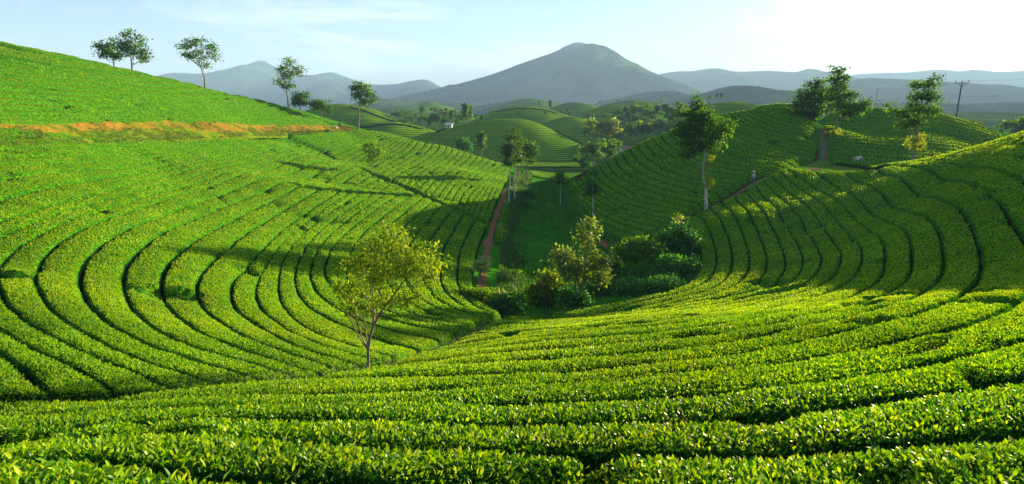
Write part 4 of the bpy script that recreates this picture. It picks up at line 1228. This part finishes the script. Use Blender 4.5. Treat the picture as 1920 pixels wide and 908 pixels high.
for grp, items, lab in PT:
    order = sorted(q[1] for q in items)
    for kind, u, v, h, Y in items:
        plain_tree(kind, u, v, h, Y, lab if len(items) == 1 else lab + ', ' + ordinal(order.index(u) + 1) + ' from the left', lab.replace(' tree ', ' trees ', 1).replace(' bush ', ' bushes ', 1), n)
        n += 1


# far-off woods scattered over the plain, read as one mass
def woods(seed, n, y0, y1):
    rng = np.random.default_rng(seed)
    y = y0 * (y1 / y0) ** rng.random(n)
    x = (rng.random(n) - 0.5) * 2 * y * 0.85
    keep = fbm(x / 160, y / 160, 3, 31) > 0.04
    x, y = x[keep], y[keep]
    z = S(x, y) - 0.75
    r = rng.uniform(1.6, 3.4, len(x))
    cs = np.stack([x, y, z + r * 1.1], -1)
    V, T, ti = leaf_cloud(np.repeat(cs, 2, 0) + rng.normal(size=(2 * len(cs), 3)) * 1.2, 16, 2.3, 1.5, 0.0, 0.4, rng, 0.4)
    link('woods', new_mesh('woods', V, [T], [M_DEEP], tint=ti), kind='stuff', label='scattered far-off woodland between the hills of the plain')


woods(3, 3600, 250, 1900)


# ------------------------------------------------------------------ utility pole, house, people, motorbike
def box(B, lo, hi):
    x0, y0, z0 = lo
    x1, y1, z1 = hi
    B.add([(x0, y0, z0), (x1, y0, z0), (x1, y1, z0), (x0, y1, z0), (x0, y0, z1), (x1, y0, z1), (x1, y1, z1), (x0, y1, z1)],
          [(0, 3, 2, 1), (4, 5, 6, 7), (0, 1, 5, 4), (1, 2, 6, 5), (2, 3, 7, 6), (3, 0, 4, 7)])


M_POLE = plain_material('weathered_pole', (0.07, 0.065, 0.06), 0.8)
M_WIRE = plain_material('wire', (0.12, 0.12, 0.12), 0.6)
M_CERAMIC = plain_material('insulator', (0.10, 0.08, 0.07), 0.3)
YP = 138.0
pb_, pt_ = P(1790, 232, YP), P(1804, 153, YP)
pole = link('utility_pole', None, loc=pb_, label='leaning dark utility pole with a crossarm behind the sunlit hill', cat='utility pole')
B = Bits()
B.add(*tube(np.linspace((0, 0, -3.0), pt_ - pb_, 12), np.linspace(0.19, 0.12, 12), 10))
link('post', B.mesh('post', M_POLE), pole)
top = pt_ - pb_
B = Bits()
box(B, top + (-1.45, -0.07, -0.36), top + (1.45, 0.07, -0.22))
link('crossarm', B.mesh('crossarm', M_POLE, False), pole)
for sx in (-1, 1):
    B = Bits()
    B.add(*tube([top + (sx * 0.85, 0, -0.36), top + (sx * 0.1, 0, -1.0)], [0.05, 0.05], 6))
    link('brace', B.mesh('brace', M_POLE), pole)
for sx in (-1.35, 0.0, 1.35):
    B = Bits()
    B.add(*tube([top + (sx, 0, -0.24 if sx else 0), top + (sx, 0, 0.05), top + (sx, 0, 0.12), top + (sx, 0, 0.25), top + (sx, 0, 0.32)], [0.04, 0.05, 0.11, 0.10, 0.03], 8))
    link('insulator', B.mesh('insulator', M_CERAMIC), pole)
for (u0, v0, u1, v1, lab) in [(1806, 152, 2060, 138, 'thin overhead wire from the pole top running out of frame'), (1800, 180, 2060, 172, 'lower thin overhead wire leaving the pole to the right')]:
    a, b = P(u0, v0, YP), P(u1, v1, YP - 8)
    t = np.linspace(0, 1, 16)[:, None]
    pts = a * (1 - t) + b * t - np.array([0, 0, 1.0]) * (t * (1 - t) * 1.4)
    o0 = pts[0].copy()
    B = Bits()
    B.add(*tube(pts - o0, np.full(16, 0.022), 5))
    link('overhead_wire', B.mesh('overhead_wire', M_WIRE), loc=o0, label=lab, cat='wire')
pf = P(1642, 190, 520)
far_pole = link('utility_pole', None, loc=pf, label='tiny far utility pole in the mist right of the tiered tree', cat='utility pole')
B = Bits()
B.add(*tube(np.linspace((0, 0, -14), P(1646, 165, 520) - pf, 8), np.linspace(0.34, 0.24, 8), 8))
link('post', B.mesh('post', M_POLE), far_pole)
B = Bits()
q = P(1646, 165, 520) - pf
box(B, q + (-1.6, -0.1, -0.5), q + (1.6, 0.1, -0.3))
link('crossarm', B.mesh('crossarm', M_POLE, False), far_pole)

M_WHITEWALL = plain_material('white_wall', (0.75, 0.74, 0.70), 0.8)
M_ROOFTILE = plain_material('red_roof', (0.30, 0.10, 0.10), 0.8)
M_DARK = plain_material('dark_opening', (0.02, 0.02, 0.025), 0.4)


def house(p, w, d, h, rh, label, wallm, roofm):
    root = link('house', None, loc=p, label=label, cat='house')
    B = Bits()
    box(B, (-w / 2, -d / 2, -1.5), (w / 2, d / 2, h))
    link('wall', B.mesh('wall', wallm, False), root)
    B = Bits()
    e = 0.5
    B.add([(-w / 2 - e, -d / 2 - e, h + .02), (w / 2 + e, -d / 2 - e, h + .02), (w / 2 + e, d / 2 + e, h + .02), (-w / 2 - e, d / 2 + e, h + .02), (-w / 2 - e, 0, h + rh), (w / 2 + e, 0, h + rh)],
          [(0, 1, 5, 4), (2, 3, 4, 5), (0, 3, 2, 1)])
    B.add([(-w / 2 - e, -d / 2 - e, h + .02), (-w / 2 - e, 0, h + rh), (-w / 2 - e, d / 2 + e, h + .02)], [(0, 1, 2)])
    B.add([(w / 2 + e, -d / 2 - e, h + .02), (w / 2 + e, d / 2 + e, h + .02), (w / 2 + e, 0, h + rh)], [(0, 1, 2)])
    link('roof', B.mesh('roof', roofm, False), root)
    for k, nm in ((-0.28, 'window'), (0.0, 'door'), (0.28, 'window')):
        B = Bits()
        lo = 0.9 if nm == 'window' else 0.0
        box(B, (k * w - 0.08 * w, -d / 2 - 0.06, lo * h / 2.6), (k * w + 0.08 * w, -d / 2 + 0.05, 0.78 * h))
        link(nm, B.mesh(nm, M_DARK, False), root)


house(P(842, 241, 315), 3.0, 3, 1.9, 0.7, 'tiny white house among trees left of the middle hill', M_WHITEWALL, M_WHITEWALL)
house(P(1160, 287, 266), 8, 6, 1.6, 1.2, 'low house with a dull red roof behind the shaded hill edge', M_WHITEWALL, M_ROOFTILE)

M_SKIN = plain_material('skin', (0.35, 0.20, 0.13), 0.6)
M_DARKCLOTH = plain_material('dark_cloth', (0.025, 0.025, 0.035), 0.9)
M_PALECLOTH = plain_material('pale_cloth', (0.62, 0.58, 0.50), 0.9)
M_HAIR = plain_material('dark_hair', (0.012, 0.010, 0.009), 0.6)
M_BLUECLOTH = plain_material('blue_grey_cloth', (0.10, 0.12, 0.16), 0.9)


def skinned(name, verts, edges, radii, m, parent):
    me = bpy.data.meshes.new(name)
    me.from_pydata(verts, edges, [])
    o = link(name, me, parent)
    md = o.modifiers.new('skin', 'SKIN')
    for i, r in enumerate(radii):
        me.skin_vertices[0].data[i].radius = (r, r)
        me.skin_vertices[0].data[i].use_root = (i == 0)
    sb = o.modifiers.new('smooth', 'SUBSURF')
    sb.levels = sb.render_levels = 1
    me.materials.append(m)
    return o


def person(p, label, rz, shirt, trousers, crouch=False, hat=False):
    root = link('person', None, loc=p, label=label, cat='person')
    root.rotation_euler = (0, 0, rz)
    hz = 0.45 if crouch else 0.92
    kn = ((0.16, 0.42, 0.48), (-0.16, 0.40, 0.48)) if crouch else ((0.11, 0.05, 0.50), (-0.12, -0.02, 0.50))
    ft = ((0.17, 0.20, 0.06), (-0.17, 0.16, 0.06)) if crouch else ((0.13, 0.0, 0.06), (-0.14, -0.10, 0.06))
    lean = 0.22 if crouch else 0.04
    C, Sh, Nk, Hd = (0, lean * 0.4, hz + 0.25), (0, lean, hz + 0.50), (0, lean + 0.03, hz + 0.60), (0, lean + 0.06, hz + 0.74)
    V = [(0, 0, hz), C, Sh, Nk, Hd,
         (0.20, lean, hz + 0.47), (0.26, lean + 0.04, hz + 0.20), (0.24, lean + 0.20, hz + 0.02), (0.23, lean + 0.27, hz - 0.02),
         (-0.20, lean, hz + 0.47), (-0.27, lean + 0.03, hz + 0.20), (-0.25, lean + 0.18, hz + 0.0), (-0.24, lean + 0.25, hz - 0.04),
         (0.10, 0.0, hz - 0.05), kn[0], ft[0], (ft[0][0], ft[0][1] + 0.16, 0.03),
         (-0.10, 0.0, hz - 0.05), kn[1], ft[1], (ft[1][0], ft[1][1] + 0.16, 0.03)]
    E = [(0, 1), (1, 2), (2, 3), (3, 4), (2, 5), (5, 6), (6, 7), (7, 8), (2, 9), (9, 10), (10, 11), (11, 12), (0, 13), (13, 14), (14, 15), (15, 16), (0, 17), (17, 18), (18, 19), (19, 20)]
    R = [.13, .13, .14, .055, .095, .065, .05, .038, .035, .065, .05, .038, .035, .09, .065, .045, .035, .09, .065, .045, .035]
    skinned('body', V, E, R, M_SKIN, root)
    skinned('shirt', [V[0], C, Sh, V[5], V[6], V[9], V[10]], [(0, 1), (1, 2), (2, 3), (3, 4), (2, 5), (5, 6)], [.155, .155, .165, .085, .066, .085, .066], shirt, root)
    skinned('trousers', [(0, 0, hz - 0.02), V[13], V[14], (V[15][0], V[15][1], V[15][2] + 0.06), V[17], V[18], (V[19][0], V[19][1], V[19][2] + 0.06)], [(0, 1), (1, 2), (2, 3), (0, 4), (4, 5), (5, 6)], [.15, .11, .085, .065, .11, .085, .065], trousers, root)
    skinned('hair', [(0, Hd[1] - 0.03, Hd[2] + 0.04), (0, Hd[1] - 0.02, Hd[2] + 0.11)], [(0, 1)], [.11, .085], M_HAIR, root)
    if hat:
        B = Bits()
        th = np.linspace(0, 2 * np.pi, 16, endpoint=False)
        ring = np.stack([0.26 * np.cos(th), 0.26 * np.sin(th) + Hd[1], np.full(16, Hd[2] + 0.07)], -1)
        B.add(np.vstack([ring, [(0, Hd[1], Hd[2] + 0.25)]]), [(i, (i + 1) % 16, 16) for i in range(16)])
        link('hat', B.mesh('hat', M_PALECLOTH, False), root)


def on_ground(u, v, Y):
    p = P(u, v, Y)
    p[2] = ground_at(p[0], p[1]) + 0.22
    return p


pp = P(638, 243, 153)
pp[2] = max(pp[2], ground_at(pp[0], pp[1]) + 0.2)
person(pp, 'person in dark clothes standing on the orange bank', 0.4, M_DARKCLOTH, M_BLUECLOTH)
pp = P(631, 243, 152)
pp[2] = max(pp[2], ground_at(pp[0], pp[1]) + 0.2)
person(pp, 'person in pale clothes crouching beside the one in dark clothes', 1.3, M_PALECLOTH, M_PALECLOTH, crouch=True)
pp = P(1415, 334, 84)
pp[2] = ground_at(pp[0], pp[1]) + 0.02
person(pp, 'small figure in a pale top and hat on the path below the shaded hill', 2.0, M_PALECLOTH, M_BLUECLOTH, crouch=True, hat=True)

M_TYRE = plain_material('tyre_rubber', (0.02, 0.02, 0.02), 0.8)
M_RIM = plain_material('bare_metal', (0.55, 0.55, 0.56), 0.35, spec=0.8)
M_WHITEPAINT = plain_material('white_paint', (0.72, 0.73, 0.75), 0.35, spec=0.5)
M_BLACKSEAT = plain_material('black_seat', (0.02, 0.02, 0.022), 0.6)


def torus(B, c, R, r, axis_y=True, n=18, k=6):
    a = np.linspace(0, 2 * np.pi, n, endpoint=False)
    b = np.linspace(0, 2 * np.pi, k, endpoint=False)
    A_, B_ = np.meshgrid(a, b, indexing='ij')
    V = np.stack([(R + r * np.cos(B_)) * np.cos(A_), r * np.sin(B_), (R + r * np.cos(B_)) * np.sin(A_)], -1).reshape(-1, 3) + np.asarray(c)
    f = [(i * k + j, i * k + (j + 1) % k, ((i + 1) % n) * k + (j + 1) % k, ((i + 1) % n) * k + j) for i in range(n) for j in range(k)]
    B.add(V, f)


def motorbike(p, rz):
    root = link('motorbike', None, loc=p, label='white and black motorbike parked on the dirt track by the tea', cat='motorbike')
    root.rotation_euler = (0, 0, rz)
    root.scale = (1.05, 1.05, 1.05)
    for x in (-0.62, 0.62):
        B = Bits()
        torus(B, (x, 0, 0.29), 0.25, 0.045)
        w = link('wheel', B.mesh('wheel', M_TYRE), root)
        B = Bits()
        torus(B, (x, 0, 0.29), 0.205, 0.014)
        for a in np.linspace(0, np.pi, 5)[:-1]:
            d = np.array([math.cos(a), 0, math.sin(a)]) * 0.2
            B.add(*tube([np.array([x, 0, .29]) - d, np.array([x, 0, .29]) + d], [0.008, 0.008], 4))
        B.add(*tube([(x, -0.06, 0.29), (x, 0.06, 0.29)], [0.045, 0.045], 8))
        link('rim', B.mesh('rim', M_RIM), w)
    B = Bits()
    B.add(*tube([(-0.62, 0.05, 0.29), (-0.2, 0.05, 0.42), (0.1, 0.05, 0.36), (0.38, 0.0, 0.78)], [0.03, 0.035, 0.035, 0.03], 6))
    B.add(*tube([(0.62, 0.06, 0.29), (0.46, 0.05, 0.75), (0.40, 0.0, 0.95)], [0.025, 0.028, 0.03], 6))
    link('frame', B.mesh('frame', M_RIM), root)
    B = Bits()
    B.add(*tube([(-0.12, 0, 0.36), (0.02, 0, 0.38), (0.2, 0, 0.36)], [0.10, 0.13, 0.09], 8))
    link('engine', B.mesh('engine', M_RIM), root)
    B = Bits()
    B.add(*tube([(-0.85, 0, 0.66), (-0.6, 0, 0.64), (-0.3, 0, 0.56), (0.0, 0, 0.50), (0.22, 0, 0.58), (0.40, 0, 0.80), (0.45, 0, 0.92)], [0.05, 0.11, 0.12, 0.10, 0.10, 0.12, 0.07], 8))
    link('body', B.mesh('body', M_WHITEPAINT), root)
    B = Bits()
    B.add(*tube([(-0.82, 0, 0.76), (-0.6, 0, 0.77), (-0.3, 0, 0.73), (-0.05, 0, 0.68)], [0.07, 0.11, 0.12, 0.07], 8))
    link('seat', B.mesh('seat', M_BLACKSEAT), root)
    B = Bits()
    B.add(*tube([(0.34, -0.34, 1.02), (0.40, -0.12, 0.96), (0.42, 0, 0.95), (0.40, 0.12, 0.96), (0.34, 0.34, 1.02)], [0.02] * 5, 6))
    link('handlebar', B.mesh('handlebar', M_BLACKSEAT), root)
    B = Bits()
    B.add(*tube([(0.42, 0, 0.90), (0.50, 0, 0.89), (0.55, 0, 0.88)], [0.06, 0.085, 0.07], 10))
    link('headlight', B.mesh('headlight', M_CERAMIC), root)
    for sy in (-1, 1):
        B = Bits()
        B.add(*tube([(0.38, sy * 0.22, 0.98), (0.36, sy * 0.26, 1.12)], [0.01, 0.01], 5))
        B.add(*tube([(0.36, sy * 0.26, 1.12), (0.35, sy * 0.26, 1.14), (0.34, sy * 0.26, 1.16)], [0.05, 0.06, 0.03], 8))
        link('mirror', B.mesh('mirror', M_BLACKSEAT), root)
    B = Bits()
    arc = [(0.62 + 0.34 * math.cos(a), 0, 0.29 + 0.34 * math.sin(a)) for a in np.linspace(0.5, 2.6, 8)]
    B.add(*tube(arc, [0.05] * 8, 6))
    link('mudguard', B.mesh('mudguard', M_WHITEPAINT), root)
    B = Bits()
    B.add(*tube([(-0.05, 0.08, 0.33), (-0.3, 0.13, 0.25), (-0.75, 0.14, 0.34)], [0.03, 0.045, 0.05], 8))
    link('exhaust', B.mesh('exhaust', M_RIM), root)


mb = P(1608, 304, 96)
mb[2] = max(ground_at(mb[0], mb[1]) + 0.12, mb[2])
motorbike(mb, 0.25)

# ------------------------------------------------------------------ the largest leaves, at the bottom edge of the frame, one by one
def leaf_mesh(curl, tint):
    ys = np.array([0, 0.12, 0.35, 0.62, 0.85, 1.0])
    ws = np.array([0.02, 0.13, 0.21, 0.19, 0.10, 0.0])
    V = []
    for y, w in zip(ys, ws):
        z = -curl * y * y
        V += [(-w, y, z + 0.06 * (w > 0.01)), (0, y, z), (w, y, z + 0.06 * (w > 0.01))]
    F = []
    for i in range(5):
        for j in range(2):
            a = i * 3 + j
            F.append((a, a + 1, a + 4, a + 3))
    return new_mesh('leaf', V, [np.array(F)], [M_TEA], tint=np.full(len(F), tint), smooth=True)


LM = [leaf_mesh(c, t) for c, t in ((0.10, 0.85), (0.25, 0.7), (0.05, 0.95), (0.32, 0.55), (0.16, 0.42))]
lrng = np.random.default_rng(77)
done = 0
for row in near_rows[::-1]:
    me = row.data
    co = np.empty(len(me.vertices) * 3, np.float32)
    me.vertices.foreach_get('co', co)
    co = co.reshape(-1, 3)
    u_, v_, dep_ = project(co)
    sel = np.where((u_ > 10) & (u_ < 1910) & (v_ > 800) & (v_ < 905) & (dep_ > 1.5) & (dep_ < 6.5))[0]
    if len(sel) < 400 or done >= 260:
        continue
    for i in lrng.choice(sel, 130, replace=False):
        x, y = float(co[i, 0]), float(co[i, 1])
        z = float(S(np.array([x]), np.array([y]))[0])
        if co[i, 2] < z - 0.1:
            continue
        o = bpy.data.objects.new('leaf', LM[int(lrng.integers(0, 5))])
        SC.collection.objects.link(o)
        o.parent = row
        o.location = (x, y, float(co[i, 2]) + 0.005)
        s_ = float(lrng.uniform(0.065, 0.105))
        o.scale = (s_, s_, s_)
        o.rotation_euler = (float(lrng.uniform(0.25, 1.15)), float(lrng.normal(0, 0.3)), float(lrng.uniform(0, 6.28)))
        done += 1

# ------------------------------------------------------------------ haze: the air over the valley and the mountains
hb = Bits()
box(hb, (-8200, -8200, -40), (8200, 8200, 470))
hm, hnt = mat('haze_air')
h_out = N(hnt, 'ShaderNodeOutputMaterial')
h_vol = N(hnt, 'ShaderNodeVolumePrincipled', inp={'Color': (0.37, 0.60, 1.0, 1), 'Density': HAZE, 'Anisotropy': 0.0})
hnt.links.new(h_vol.outputs[0], h_out.inputs['Volume'])
link('haze', hb.mesh('haze', hm, False), kind='stuff')
